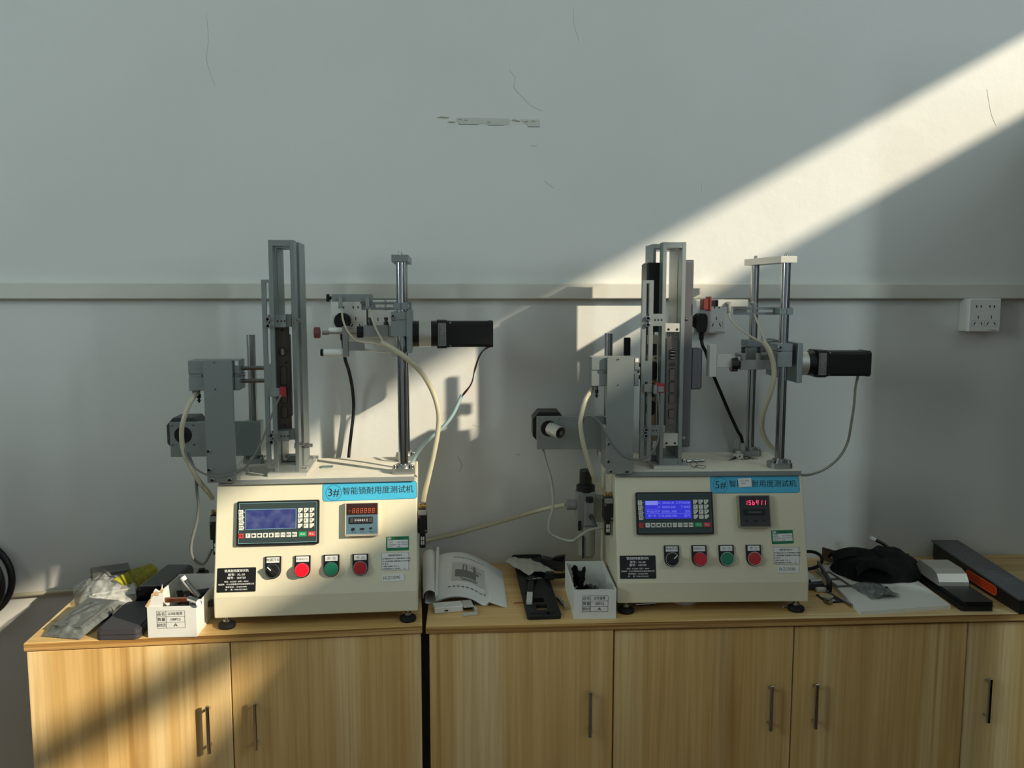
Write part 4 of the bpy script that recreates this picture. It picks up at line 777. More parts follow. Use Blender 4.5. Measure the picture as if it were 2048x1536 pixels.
for z0, z1 in ((.507, .533), (.480, .503), (.455, .476), (.420, .441)):
    MB().prism(rrect(-.0852, -.0732, z0, z1, .0035), .0975, .1000).build('bolt', FACEP, L5)
    p = rrect(-.0859, -.0725, z0 - .0007, z1 + .0007, .004); MB().tube([(a, .0998, b) for a, b in p + [p[0]]], .0006, 4, 1).build('bolt_outline', BLACK, L5)
MB().box(-.0855, -.0730, .0990, .1000, .5540, .5760).build('latch_window', BLACK, L5)
for k in range(3): MB().cyl((-.0845, .0985, .557 + .0075 * k), (-.0740, .0985, .557 + .0075 * k), .0028, n=8).build('latch_roller', STEEL, L5)
for x, z in ((-.0865, .6085), (-.0725, .6085), (-.0865, .3870), (-.0725, .3870), (-.0795, .5790), (-.0795, .4130)): screw(L5, (x, .1000, z), (0, -1, 0), .0032, .0008, STEEL)
MB().box(-.0855, -.0735, .0985, .1000, .5390, .5470, .001).build('keeper', DGREY, L5)
MB().prism(rrect(.0980, .1620, .3540, .7770, .006), -.0555, -.0360, 'yz').build('exterior_panel', LOCKG, L5)
MB().box(-.0360, -.0160, .1000, .1220, .4860, .5800, .003).box(-.0230, -.0110, .0980, .1380, .4860, .5800, .004).build('lever_handle', LOCKG, L5)
MB().box(-.1345, -.1210, .1270, .2000, .3660, .7720, .004).box(-.1260, -.0990, .1270, .1350, .6150, .7715, .001).build('interior_unit', BLACK, L5)
bk = MB().box(-.1320, -.1075, .1262, .1278, .3640, .6080, .0005).build('back_plate', mat('tan_plate', (190, 170, 140), .6), L5)
for pts in (rrect(-.132, -.1105, .562, .588, .001), rrect(-.132, -.1085, .505, .548, .006), rrect(-.132, -.1130, .466, .498, .004), rrect(-.132, -.1110, .424, .458, .008)): MB().prism(pts, .1254, .1262).build('cut_out', BLACK, bk)
MB().cyl((-.1125, .1262, .5555), (-.1125, .1254, .5555), .0022, n=10).build('cut_out', BLACK, bk)
# pad lying on the plate of machine 3, wire scraps on machine 5
def on3(x, y, z=0.3074): return M3.matrix_basis @ Vector((x, y, z))
def on5(x, y, z=0.3074): return M5.matrix_basis @ Vector((x, y, z))
pad = tag(MB().prism(rrect(-.014, .014, -.011, .011, .003), 0, .0022, 'xy').build('adhesive_pad', PADBLUE, None, None, on3(.0066, .1700), (0, 0, .15)), 'small blue-grey square pad lying on top of the sunlit machine', 'pad')
w1_ = tag(MB().torus((0, 0, .008), (.2, -.7, .6), .0085, .0006, 24, 6).tube([(.004, .0, .002), (.012, -.010, .001), (.020, -.016, .0012), (.026, -.006, .004), (.010, -.004, .006), (.002, .001, .002)], .0006, 6, 4).build('wire_scrap', CABLEB, None, None, on5(-.026, .0980)), 'thin black wire loop lying beside the lock column base of machine 5', 'wire')
w2_ = MB()
for k in range(5): w2_.tube([(-.055 + .006 * k, -.02 + .003 * k, .001), (-.03, -.005 + .002 * k, .003 + .002 * k), (-.012, .002, .006), (.004, -.006 + .004 * k, .003), (-.02 + .01 * k, -.01, .0012)], .0007, 6, 4)
tag(w2_.build('wire_scrap', CABLEB, None, None, on5(.128, .1930)), 'tangled black wire scraps beside the rear pillar foot of machine 5', 'wire')
cl_ = thing('shaft_clamp', 'small aluminium shaft clamp block in front of the rear pillar of machine 5', 'clamp', on5(.108, .215), math.radians(-10))
MB().box(-.010, .006, -.004, .010, 0, .046, .001).box(.006, .020, -.004, .010, 0, .034, .001).build('block', ALUD, cl_); MB().box(-.014, .012, -.026, -.008, 0, .013, .001).cyl((.0, -.017, .013), (.0, -.017, .019), .0065, n=14).build('base', ALUL, cl_); screw(cl_, (.003, -.026, .007), (0, -1, 0), .0018, .001, BLACK)
tag(MB().cyl((0, 0, .0035), (.045, .012, .0035), .0034, n=10).build('steel_pin', STEEL, None, None, on5(-.030, .150)), 'short steel pin lying right of the lock column on machine 5', 'pin')

# ------------------------------------------------------------------ wall sockets, plugs, hose
def socket(label, x0, z0, depth, w=.086, h=.086, top=True, third=(True, True)):
    s = thing('wall_socket', label, 'socket', (x0, WY, z0), 0, 'wall sockets below the rail')
    MB().box(.001, w - .001, -depth + .008, 0, .001, h - .001, .002).build('back_box', WHITE, s)
    f = MB().box(0, w, -depth, -depth + .0085, 0, h, .003).build('faceplate', WHITE, s); y = -depth
    for k in (0, 1):
        cx = .0255 + .035 * k
        for sg in (-1, 1):
            n = 6; r = .0034; c = cx + sg * .0068
            pts = [(c + sg * (-.0022), .0655 - r)] + [(c + sg * r * math.sin(math.pi * i / n) * .9 - sg * .0022, .0655 - r * math.cos(math.pi * i / n)) for i in range(1, n)] + [(c - sg * .0022, .0655 + r)]
            MB().prism(pts, y - .0004, y + .003).build('pin_slot', BLACK, f)
        if third[k]:
            MB().box(cx - .0010, cx + .0010, y - .0004, y + .003, .0335, .0420).build('pin_slot', BLACK, f)
            for sg in (-1, 1): MB(T(cx + sg * .0092, 0, .0215) @ RY(-sg * 28 if sg < 0 else -28 * sg)).box(-.0011, .0011, y - .0004, y + .003, -.0042, .0042).build('pin_slot', BLACK, f)
            ring = rrect(cx - .0165, cx + .0165, .0135, .0290, .001); MB().tube([(a, y, b) for a, b in ring + [ring[0]]], .0003, 4, 1).build('shutter_line', SENSOR, f)
    MB().box(.052, .074, y - .0003, y, .0058, .0066).box(.058, .076, y - .0003, y, .0040, .0047).build('printed_mark', SENSOR, f)
    return s
socket('white wall socket behind the left machine with a black plug in it', -.329, 1.4030, .040, third=(False, True))
socket('white wall socket directly right of the one behind the left machine', -.2405, 1.4010, .034)
socket('white wall socket beside the right machine with a black plug in it', .5740, 1.4020, .040, third=(False, True))
socket('white wall socket with nothing plugged in, far right below the rail', 1.2890, 1.4040, .045)
def plug(label, x, z, y, cord):
    p = thing('power_plug', label, 'plug', (x, y, z))
    MB().lathe((0, 0, 0), (0, -1, 0), [(0, 0), (.0185, 0), (.0205, .004), (.0205, .012), (.0175, .016), (0, .017)], 20).build('plug_disc', RUBBER, p)
    MB().prism([(-.010, .016), (-.004, .0205), (.008, .0195), (.0135, .012), (.0135, -.012), (.010, -.026), (-.006, -.026), (-.0105, -.012)], -.036, -.010).build('plug_body', RUBBER, p)
    b = MB()
    for k in range(5): b.cyl((.002, -.024, -.026 - .0040 * k), (.002, -.024, -.0285 - .0040 * k), .0078 - .0004 * k, n=14)
    b.cyl((.002, -.024, -.026), (.002, -.024, -.046), .0052, n=12).build('strain_relief', RUBBER, p)
    MB().tube([(.002, -.024, -.044)] + [(a - x, b_ - y, c - z) for a, b_, c in cord], .0042, 10, 5).build('cord', CABLEB, p)
    return p
plug('black power plug behind the pusher of the left machine, cord down the wall', -.300, 1.4350, WY - .040, [(-.292, 2.06, 1.345), (-.287, 2.09, 1.31), (-.282, 2.11, 1.262), (-.281, 2.115, 1.212), (-.287, 2.115, 1.161), (-.293, 2.115, 1.116), (-.296, 2.11, 1.07), (-.297, 2.11, .96), (-.297, 2.11, .88)])
plug('black power plug beside the lock column of the right machine, cord slanting down', .5880, 1.4330, WY - .040, [(.593, 2.068, 1.372), (.605, 2.08, 1.355), (.629, 2.10, 1.302), (.656, 2.115, 1.250), (.683, 2.115, 1.191), (.702, 2.112, 1.151), (.716, 2.112, 1.121), (.724, 2.112, 1.03), (.724, 2.11, .90)])
tag(MB().tube([(-1.5, 2.124, .735), (-1.18, 2.124, .741), (-.873, 2.124, .764), (-.5, 2.122, .805), (-.107, 2.118, .869), (.06, 2.095, .915), (.16, 2.02, .965), (.205, 1.965, .992), (.236, 1.954, 1.0)], .0052, 10, 8).build('air_supply_hose', HOSE), 'long pale yellow air hose along the bottom of the wall behind both machines', 'hose')
cc = thing('cable_coil', 'thick black cable coil hanging on the wall at the left edge', 'cable', (-1.236, WY, .794))
MB().torus((0, -.028, 0), (0, 1, 0), .0995, .0085, 48, 10).build('loop', CABLEB, cc); MB().torus((-.006, -.048, -.004), (.08, 1, .05), .0950, .0085, 48, 10).build('loop', CABLEB, cc)
MB().cyl((0, 0, .091), (0, -.065, .091), .004, n=10).build('wall_hook', STEEL, cc)

# ------------------------------------------------------------------ boxes with printed table
def carton(label, x0, y0, w, d, rz, name2, torn):
    b = thing('carton_tray', label, 'carton', (x0, y0, ZT), math.radians(rz), 'open white cartons of spare parts'); h = .0655; t = .0016; s = .004
    MB().box(0, w, 0, t, 0, h).build('front_wall', CARTON, b); MB().box(0, w, d - t, d, 0, h + .002).build('back_wall', CARTON, b)
    MB().box(0, w, t, d - t, 0, t).build('bottom', CARTON, b); MB().box(w - t, w, t, d - t, t, h).build('side_wall', CARTON, b)
    if torn:
        pts = [(t, t), (t, .064), (.035, .082), (.05, .086), (.07, .074), (.09, .07), (.12, .068), (d - t, h), (d - t, t)]
        MB().prism(pts, 0, t, 'yz').build('side_wall', CARTON, b)
        f = [(.0005, h - .001), (.006, h + .014), (.017, h + .029), (.024, h + .027), (.029, h + .034), (.0315, h + .046), (.0335, h + .024), (.031, h)]
        fl = MB().prism(f, .002, .0036).build('torn_flap', CARTON, b)
        MB().prism([(-.004, h + .001), (.006, h + .016), (.009, h + .013), (.001, h - .003)], .0005, .0025).prism([(.007, h + .014), (.010, h + .027), (.019, h + .033), (.026, h + .029), (.024, h + .023), (.015, h + .025)], .0005, .0025).prism([(.027, h + .030), (.029, h + .037), (.034, h + .036), (.033, h + .030)], .0005, .0025).build('torn_edge', KRAFT, fl)
    else:
        MB().box(0, t, t, d - t, t, h).build('side_wall', CARTON, b)
    u0, u1, v0, v1 = (.019, .075, .020, .056) if torn else (.018, .074, .016, .052)
    l = MB(); y = -.0003; e = .0003
    um = u0 + .0185
    for k in range(4): z = v0 + (v1 - v0) * k / 3; l.box(u0, u1, y, 0, z - e, z + e)
    for u in (u0, um, u1): l.box(u - e, u + e, y, 0, v0, v1)
    l.build('table_lines', INK, b)
    tx = MB()
    for k, (a, c) in enumerate((('品名', name2), ('数量', '100PCS'), ('质检员', 'A' if not torn else 'A'))):
        z = v1 - (v1 - v0) * (k + .5) / 3; tx.text(a, .0082, T((u0 + um) / 2, -.0006, z) @ FRONT, 'CENTER', 1 if k < 2 else .7); tx.text(c, 0.0078 if k < 2 else .0095, T((um + u1) / 2, -.0006, z) @ FRONT, 'CENTER', .85 if k < 2 else 1.3)
    tx.build('table_lettering', INK, b); return b
carton('open white carton with torn left side holding metal handle parts', -.652, 1.6965, .098, .198, .3, 'LUXE易想', True)
carton('open white carton holding black wrapped parts, left of the shaded machine', .232, 1.7470, .092, .190, -1, '试坑备整', False)
def lump(fn, name, m, label, cat, loc, rz, nu=24, nv=20, t=.0004, parent=None):
    o = MB().sheet(fn, nu, nv, t).build(name, m, parent, None, loc, (0, 0, math.radians(rz)))
    if label: tag(o, label, cat)
    return o
def wob(u, v, s=0): return .5 * math.sin(u * 11 + 3 * v + s) * math.cos(v * 9 - 2 * u + s * 1.7) + .3 * math.sin(u * 23 - v * 17 + s * 2.1) + .2 * math.cos(u * 31 + v * 27 + s)
# parts in the left carton
tag(MB().box(0, .062, -.003, .003, -.0055, .0055, .002).build('copper_handle', COPPER, None, None, (-.640, 1.762, .8555)), 'copper-coloured bar lying across the torn carton', 'handle')
tb = thing('chrome_tube', 'clear-capped chrome tube leaning up out of the torn carton', 'tube', (-.578, 1.79, .850))
MB().cyl((0, 0, 0), (-.030, .010, .034), .0062, n=16).build('tube_body', CHROME, tb); MB().cyl((-.030, .010, .034), (-.036, .012, .041), .0064, n=16).build('tube_cap', WHITE, tb)
kc = thing('key_cylinder', 'chrome lock cylinder resting on the front edge of the torn carton', 'lock cylinder', (-.5460, 1.7000, .8740))
MB().cyl((0, -.006, 0), (-.030, .030, -.006), .0068, n=18).build('barrel', CHROME, kc); MB().ring((0.0005, -.0065, 0), (.002, -.0095, 0), .0074, .005, 20).cyl((0, -.006, 0), (.001, -.0075, 0), .0052, n=18).build('face_ring', WHITE, kc); MB().box(-.026, -.008, .010, .022, -.015, -.006, .001).build('cam', STEEL, kc)
for k, (x, y, z, a) in enumerate(((-.575, 1.83, .845, 35), (-.600, 1.80, .838, 60), (-.570, 1.78, .838, 15), (-.610, 1.86, .834, 20))):
    M_ = T(x, y, z) @ RZ(a) @ RX(8 - 5 * k)
    tag(MB(M_).box(-.045 + .01 * (k % 2), .04, -.009, .009, -.006, .006, .002).cyl((-.03, 0, .004), (-.03, 0, .010), .006, n=12).build('lock_spare_part', BLACK), ('longest black bar at the back of the torn carton', 'black bar beneath the chrome tube in the torn carton', 'black bar against the right side of the torn carton', 'black bar lying deepest in the torn carton')[k], 'spare part', 'black parts in the torn carton')
# parts in the right carton
lump(lambda u, v: (-.024 + .048 * u, -.045 + .09 * v, .020 + .018 * math.sin(math.pi * u) * math.sin(math.pi * v) + .004 * wob(u, v)), 'black_polybag', mat('black_polybag', (24, 24, 25), .18), 'glossy black plastic bag lying in the right-hand carton', 'bag', (.282, 1.815, ZT + .012), 12)
lump(lambda u, v: (.020 * (u - .5) * (1 + .6 * v) + .004 * wob(u, v, 2), .012 * math.sin(6.3 * u) * (1 - .3 * v) + .003 * wob(v, u, 1), .045 * v + .006 * math.sin(u * 9) * v), 'crumpled_black_wrap', CLOTH, 'crumpled black wrapping sticking up from the right-hand carton', 'wrapping', (.258, 1.860, ZT + .030), 0, 16, 10, .0012)
tag(MB().sheet(lambda u, v: (.0 + .002 * math.sin(5 * v), -.075 + .15 * u, .005 + .062 * v * (1 - .7 * u)), 10, 6, .0006).build('clear_sheet', CLEAR, None, None, (.312, 1.845, ZT + .004)), 'clear plastic sheet leaning inside the right-hand carton', 'plastic sheet')
rl = thing('grey_foam_roll', 'dark grey rolled sheet lying against the wall left of the right-hand carton', 'roll', (.196, 2.090, ZT), math.radians(-20))
MB().prism([(-.002, 0), (.056, 0), (.056, .024), (.02, .027), (-.002, .030)], -.012, .012).build('sheet', DGREY, rl); MB().prism([(.020, .026), (.056, .023), (.058, .040), (.035, .034)], -.010, .008).build('black_wrap', BLACK, rl)

# ------------------------------------------------------------------ items on the left cabinet
bag = thing('part_bag', 'crumpled clear bag with pale grey metal parts at the back left', 'bag', (-.826, 1.948, ZT), math.radians(26))
MB().box(-.055, .050, -.075, .090, .002, .026, .004).box(-.045, .030, -.06, .02, .026, .031, .002).box(.010, .040, .03, .08, .026, .034, .002).build('metal_part', ALUL, bag)
MB().box(-.040, .045, .05, .105, .026, .044, .003).build('dark_part', FACEP, bag)
MB().sheet(lambda u, v: (-.078 + .136 * u + .004 * wob(v, u), -.105 + .225 * v + .004 * wob(u, v, 1), max(.0008, .002 + .040 * abs(math.sin(math.pi * u)) ** .6 * abs(math.sin(math.pi * v)) ** .5 + .006 * wob(u * 1.5, v * 1.5, 3) * math.sin(math.pi * u))), 30, 36).build('film', CLEAR, bag)
tag(MB().sheet(lambda u, v: tuple((Vector((-.812, 1.925, .847)).lerp(Vector((-.788, 2.080, .838)), u) * (1 - v) + Vector((-.790, 1.930, .8035)).lerp(Vector((-.773, 2.070, .8015)), u) * v) + Vector((.010 * math.sin(math.pi * v) + .004 * math.sin(u * 7), 0, .004 * math.sin(u * 5 + v * 4)))), 16, 8, .0003).build('yellow_film', YELLOWF), 'curled yellow translucent film beside the clear bag', 'film')
bb_ = thing('part_bag', 'clear bag with a flat grey plate near the left front corner', 'bag', (-.812, 1.775, ZT), math.radians(-14))
MB(T(0, 0, .008) @ RX(9)).box(-.034, .034, -.052, .060, .016, .020, .0015).build('plate', mat('grey_plate', (96, 100, 98), .45), bb_)
MB(T(0, 0, .008) @ RX(9)).sheet(lambda u, v: (-.044 + .088 * u, -.075 + .150 * v, .006 + .018 * abs(math.sin(math.pi * u)) ** .5 * abs(math.sin(math.pi * v)) ** .4 + .0022 * wob(u, v, 5)), 22, 30).sheet(lambda u, v: (-.044 + .088 * u, -.075 + .150 * v, .005 - .0 * u), 4, 4).build('film', CLEARD, bb_)
MB().box(-.03, .03, -.010, .05, .0, .012, .002).build('lower_part', BLACK, bb_)
gb = thing('lock_cover', 'dark grey metal lock cover with a groove at the front edge', 'lock cover', (-.711, 1.690, ZT), math.radians(1))
MB().prism(rrect(-.043, .043, 0, .165, .010), 0, .0095, 'xy').build('lower_shell', DGREY, gb); MB().prism(rrect(-.0415, .0415, .0015, .163, .009), .0095, .0108, 'xy').build('groove', BLACK, gb); MB().prism(rrect(-.043, .043, 0, .165, .010), .0108, .0190, 'xy').prism(rrect(-.039, .039, .004, .161, .008), .0190, .0212, 'xy').build('upper_shell', DGREY, gb)
bk_ = thing('lock_handle_unit', 'glossy black rounded block behind the dark grey lock cover', 'lock part', (-.706, 1.868, ZT), math.radians(-4))
MB().prism(rrect(-.036, .036, 0, .050, .012), 0, .150).build('body', BLACKG, bk_)
rim = rrect(-.036, .036, 0.0008, .050, .012); MB().tube([(a, -.0005, b) for a, b in rim + [rim[0]]], .0010, 6, 1).build('rim', DGREY, bk_)
cn = thing('wire_connector', 'small white connector on a black wire at the far left of the cabinet', 'connector', (-.860, 1.765, ZT), math.radians(20))
MB().box(-.006, .006, -.005, .005, 0, .010, .001).build('housing', WHITE, cn); MB().tube([(.005, 0, .006), (.02, .008, .009), (.04, .012, .006)], .0022, 8, 4).build('wire', CABLEB, cn)
tag(MB().sheet(lambda u, v: (-.05 + .10 * u, -.03 + .06 * v, max(.0008, .004 + .024 * abs(math.sin(math.pi * u)) ** .6 * abs(math.sin(math.pi * v)) ** .6 + .004 * wob(u, v, 8))), 20, 12).build('empty_bag', CLEAR, None, None, (-.700, 2.060, ZT)), 'empty clear plastic bag crumpled behind the torn carton', 'bag')
tag(MB().box(-.014, .014, -.015, .015, 0, .018, .004).cyl((0, 0, .018), (0, 0, .024), .008, n=14).build('rubber_stopper', BLACK, None, None, (-.655, 2.062, ZT)), 'small black rubber stopper behind the torn carton', 'stopper')

# ------------------------------------------------------------------ items between the machines
bkl = thing('manual_booklet', 'stapled white machine manual with rolled cover lying left of the black plate', 'booklet', (0, 0, 0))
def page(u, v):
    yb = 2.085 - .03 * abs(u - .45); yf = 1.842 - .045 * max(0, u - .5); y = yf + (yb - yf) * v
    zf = .802 + .020 * math.sin(min(1, u * 1.35 + .12) * math.pi) ** .8 if u < .74 else .802 + .010 * (1 - u) / .26
    zb = .800 + .050 * max(0, math.cos((u - .22) * 1.95)) ** 1.1 if u < 1 else .801
    x = -.070 + (.160 + .0 * v) * u
    return (x, y, max(.8006, zf + (zb - zf) * v + .004 * math.sin(math.pi * v)))
MB().sheet(page, 24, 14, .0012).build('top_page', PAPER, bkl)
MB().sheet(lambda u, v: (page(u, v)[0] + .002, page(u, v)[1] + .003, max(.8002, page(u, v)[2] - .003)), 24, 14, .0010).build('inner_pages', PAPER, bkl)
def roll(u, v):
    a = -2.2 + 5.6 * u; r = .0165 * (1 - .15 * u) + .004 * v; y = 1.850 + .235 * v
    return (-.084 - .008 * v + r * math.cos(a), y, .8185 + .018 * v + r * math.sin(a))
MB().sheet(roll, 26, 8, .0008).build('rolled_cover', PAPER, bkl)
MB().box(-.0035, .0035, 0, .250, 0, .008, .001, M=T(-.068, 1.840, .8200) @ RX(8) @ RZ(1)).build('slide_binder', WHITE, bkl)
def onpage(u, v, dz=.0006): p = page(u, v); return (p[0], p[1], p[2] + dz)
MB().sheet(lambda u, v: onpage(.22 + .50 * u, .30 + .42 * v), 14, 8).build('printed_picture', mat('print_grey', (196, 196, 190), .8), bkl)
pi = MB()
def patch(u0, u1, v0, v1): pi.sheet(lambda u, v: onpage(u0 + (u1 - u0) * u, v0 + (v1 - v0) * v, .0011), 6, 3)
for r in ((.27, .58, .38, .50), (.27, .62, .49, .54), (.38, .40, .54, .66), (.43, .45, .54, .66), (.38, .45, .645, .665), (.54, .58, .54, .68), (.56, .67, .575, .592), (.49, .55, .60, .612), (.51, .55, .635, .645), (.34, .60, .345, .360), (.36, .58, .320, .334)): patch(*r)
pi.build('printed_drawing', mat('print_dark', (118, 118, 112), .8), bkl)
pl_ = MB(); pi = pl_
for k in range(9): patch(.17 + .065 * k, .21 + .065 * k, .175, .192)
for k in range(8): patch(.24 + .06 * k, .285 + .06 * k, .845, .856)
pl_.build('printed_lines', INKG, bkl)
br_ = thing('strike_bracket', 'white and grey angled metal bracket under the manual', 'bracket', (-.020, 1.806, ZT), math.radians(10))
MB().box(-.052, .012, -.004, .030, .0, .0135, .0015).build('white_case', WHITE, br_); MB().box(.012, .040, -.010, .030, .010, .0135, .001).box(.034, .040, -.026, .030, .0, .0135, .001).box(.006, .040, -.034, -.024, 0, .006, .001).build('steel_angle', ALUL, br_)
for x in (-.03, .022): MB().box(x, x + .008, -.0045, -.004, .004, .007).build('slot', BLACK, br_)
bp_ = thing('lock_back_plate', 'long black lock plate with round cut-outs lying between manual and carton', 'lock plate', (.1680, 1.748, ZT), math.radians(1.8)); bp_.rotation_euler.x = math.radians(3.0)
B = MB(); w, d = .037, .372
outer = rrect(-w, w, 0, d, .007)
B.box(-w, w, .062, .0745, 0, .007, 0); B.box(-w, w, .0985, d - .007, 0, .007, 0); B.prism(rrect(-w, w, 0, .020, .007), 0, .007, 'xy'); B.box(-w, w, .012, .036, 0, .007)
B.box(-w, -.012, .036, .062, 0, .007).box(.012, w, .036, .062, 0, .007).box(-w, -.016, .0745, .0985, 0, .007).box(.010, w, .0745, .0985, 0, .007).prism(rrect(-w, w, d - .02, d, .007), 0, .007, 'xy')
B.build('plate', BLACK, bp_)
rm = MB(); pr = outer + [outer[0]]; rm.tube([(a, b, .0072) for a, b in pr], .0014, 6, 1).build('raised_rim', BLACK, bp_)
for x, y in ((-.030, .013), (.030, .013), (-.030, .130), (.030, .130), (-.030, .355), (.030, .355)): MB().cyl((x, y, .007), (x, y, .0074), .0022, n=10).build('screw_hole', BLACKG, bp_)
MB().cyl((.010, .014, .007), (.010, .014, .0135), .0035, n=10).build('post', BLACKG, bp_)
tag(MB().sheet(lambda u, v: (-.036 + .072 * u + .018 * (1 - v), -.050 + .100 * v + .006 * math.sin(6 * u), .004 + .004 * math.sin(math.pi * u) + .0030 * wob(u, v, 4) + .004 * v * (1 - u)), 18, 16, .0018).build('white_pouch', FOIL, None, None, (.1480, 2.020, ZT + .024), (math.radians(3), 0, math.radians(22))), 'crumpled white foil pouch lying on the black lock plate', 'pouch')
ky = thing('lever_key', 'black lever with a pale tip and ring lying on the black lock plate', 'lever', (.158, 1.945, ZT + .0180), math.radians(-6)); ky.rotation_euler.x = math.radians(3.0)
MB().box(-.010, .004, -.075, -.010, 0, .006, .001).build('shank', BLACK, ky); MB().box(-.0105, .0025, -.138, -.082, 0, .007, .001).build('pale_tip', FOIL, ky); MB().box(-.011, .004, -.084, -.075, 0, .0065, .001).build('tip_collar', BLACKG, ky); MB().torus((.010, .004, .005), (0, .3, 1), .012, .0012, 24, 6).build('ring', STEEL, ky); MB().cyl((-.002, 0, 0), (-.002, 0, .008), .013, n=18, ch=.001).build('hub', BLACK, ky)
lv = tag(MB().box(0, .050, -.006, .006, 0, .012, .003).cyl((-.006, 0, 0), (-.006, 0, .016), .012, n=16, ch=.001).build('door_lever', BLACK, None, None, (.205, 1.955, ZT + .0190), (0, math.radians(6), math.radians(25))), 'black lever handle reaching from the lock plate to the carton', 'handle')
sp = thing('cylinder_pin', 'small chrome pin with collar on the worktop left of the right-hand carton', 'pin', (.2110, 1.857, ZT), math.radians(-80))
MB().lathe((0, 0, .0062), (1, 0, 0), [(0, 0), (.0062, 0), (.0062, .006), (.0045, .007), (.0045, .026), (.0055, .026), (.0055, .029), (.0040, .029), (.0040, .054), (.003, .058), (0, .058)], 16).build('pin', CHROME, sp)
tag(MB().tube([(-.022, -.001, .0016), (-.008, .002, .0016), (.004, .0, .0020), (.014, .002, .0080), (.022, 0, .0085)], .0013, 6, 4).build('red_wire', mat('red_insulation', (150, 50, 44), .5), None, None, (.128, 1.834, ZT + .004)), 'short red wire scrap at the left edge of the black lock plate', 'wire')

# ------------------------------------------------------------------ items right of machine 5
fb_ = tag(MB().prism([(.862, 1.7320), (1.082, 1.7600), (1.105, 2.055), (.895, 2.050)], ZT, ZT + .0085, 'xy').build('foam_board', FOAM), 'white foam sheet lying under the black cloth', 'foam sheet')
FZ = ZT + .0085
def cloth(u, v):
    a = 2 * math.pi * u; rx, ry = .113, .090; e = v
    x = rx * e * math.cos(a) * (1 + .07 * math.sin(3 * a + 1)); y = ry * e * math.sin(a) * (1 + .10 * math.cos(2 * a + .5))
    h = .049 * max(0, (1 - e ** 5.5)) * (1 + .10 * math.sin(a + .6)) * (.75 + .25 * math.sin(a + 1.0) * e + .25 * (1 - e)) + .006 * math.sin(5 * a + 7 * e) * e * (1 - e) * 4 * .6 + .004 * math.sin(9 * a - 4 * e) * e
    return (x, y + .2 * max(0, 1 - e) * .05, max(.0003, h))
cb_ = thing('cloth_bundle', 'black cloth bundle lying on the white foam sheet', 'cloth', (1.026, 1.985, FZ), math.radians(6))
MB().sheet(cloth, 48, 18).build('cloth_body', CLOTH, cb_)
MB().sheet(lambda u, v: (-.115 + .215 * u, .020 + .022 * math.sin(3.0 * u) + .035 * (v - .5) * (1 - .3 * u), .052 + .006 * math.sin(6 * u) - .035 * abs(v - .5) - .014 * u * u + .01 * (u < .0)), 24, 8, .003).build('upper_fold', CLOTH, cb_)
MB().sheet(lambda u, v: (-.100 + .09 * u + .02 * v, -.075 + .05 * v + .01 * math.sin(5 * u), .020 + .018 * math.sin(math.pi * u) + .012 * math.sin(math.pi * v)), 14, 10, .003).build('lower_fold', CLOTH, cb_)
cw = thing('wire_connector', 'white connector on a black lead rising from the top of the black cloth', 'connector', (1.085, 2.060, FZ + .040), 0)
MB().tube([(.01, -.01, -.006), (-.008, 0, .010), (-.026, .004, .019)], .0045, 8, 4).build('lead', CABLEB, cw); MB(T(-.034, .005, .0235) @ RY(28)).box(-.008, .008, -.004, .004, -.0045, .0045, .001).build('housing', WHITE, cw)
cw2 = thing('wire_connector', 'white connector lying in front of the black cloth beside the small foil bag', 'connector', (1.000, 1.872, FZ), math.radians(-35))
MB().box(-.008, .008, -.005, .005, 0, .008, .001).build('housing', WHITE, cw2); MB().tube([(-.006, -.008, .003), (-.008, -.022, .003)], .0035, 8, 1).build('lead', CABLEB, cw2)
zb = thing('part_bag', 'small clear bag with shiny screws in front of the black cloth', 'bag', (.952, 1.850, FZ), math.radians(6))
MB().sheet(lambda u, v: (-.036 + .072 * u, -.048 + .095 * v, max(.0006, .002 + .016 * abs(math.sin(math.pi * u)) ** .6 * (.25 + .75 * math.sin(math.pi * (.15 + .8 * v))) + .003 * wob(u, v, 6))), 20, 20).build('film', CLEARD, zb)
MB().sheet(lambda u, v: (-.022 + .050 * u, -.044 + .022 * v, .004 + .010 * math.sin(math.pi * u) + .003 * wob(u, v, 9)), 12, 6, .001).build('foil_fold', CHROME, zb)
for k in range(4): MB().cyl((-.018 + .012 * k, -.012 + .006 * (k % 2), .005), (-.012 + .012 * k, .022, .005), .0032, n=10).build('screw', STEEL, zb)
mc = thing('lock_mechanism', 'grey stamped lock mechanism behind the black cloth', 'lock part', (.938, 2.083, FZ), math.radians(-58))
MB().box(-.012, .090, -.003, .003, .004, .034, .0008).box(-.012, .090, -.003, .022, .0, .004).build('channel', FACEP, mc)
for k in range(4): MB().box(.018 + .016 * k, .022 + .016 * k, -.006, .012, .012, .026).build('tab', BLACK if k % 2 else STEEL, mc)
tag(MB().prism(rrect(-.006, .006, -.028, .028, .0055), 0, .003, 'xy').build('steel_tongue', FACEP, None, None, (.935, 1.965, FZ), (0, 0, math.radians(8))), 'small rounded steel strip on the foam left of the black cloth', 'metal strip')
fr_ = thing('strike_plate', 'flat grey metal strike frame with two windows on the foam edge', 'strike plate', (.8940, 1.9400, FZ), math.radians(4))
MB().box(-.019, -.013, -.055, .055, 0, .002).box(.013, .019, -.055, .055, 0, .002).box(-.013, .013, -.055, -.045, 0, .002).box(-.013, .013, .045, .055, 0, .002).box(-.013, .013, -.005, .006, 0, .002).build('frame', FACEP, fr_)
tag(MB().torus((0, 0, .019), (-.30, -.30, .90), .034, .0042, 36, 8).build('rubber_ring', RUBBER, None, None, (.880, 2.060, ZT)), 'black rubber ring leaning behind the right side of machine 5', 'ring')
lb = thing('lock_case', 'silver lock case lying against the right side of machine 5', 'lock part', (.8250, 1.950, ZT), math.radians(3))
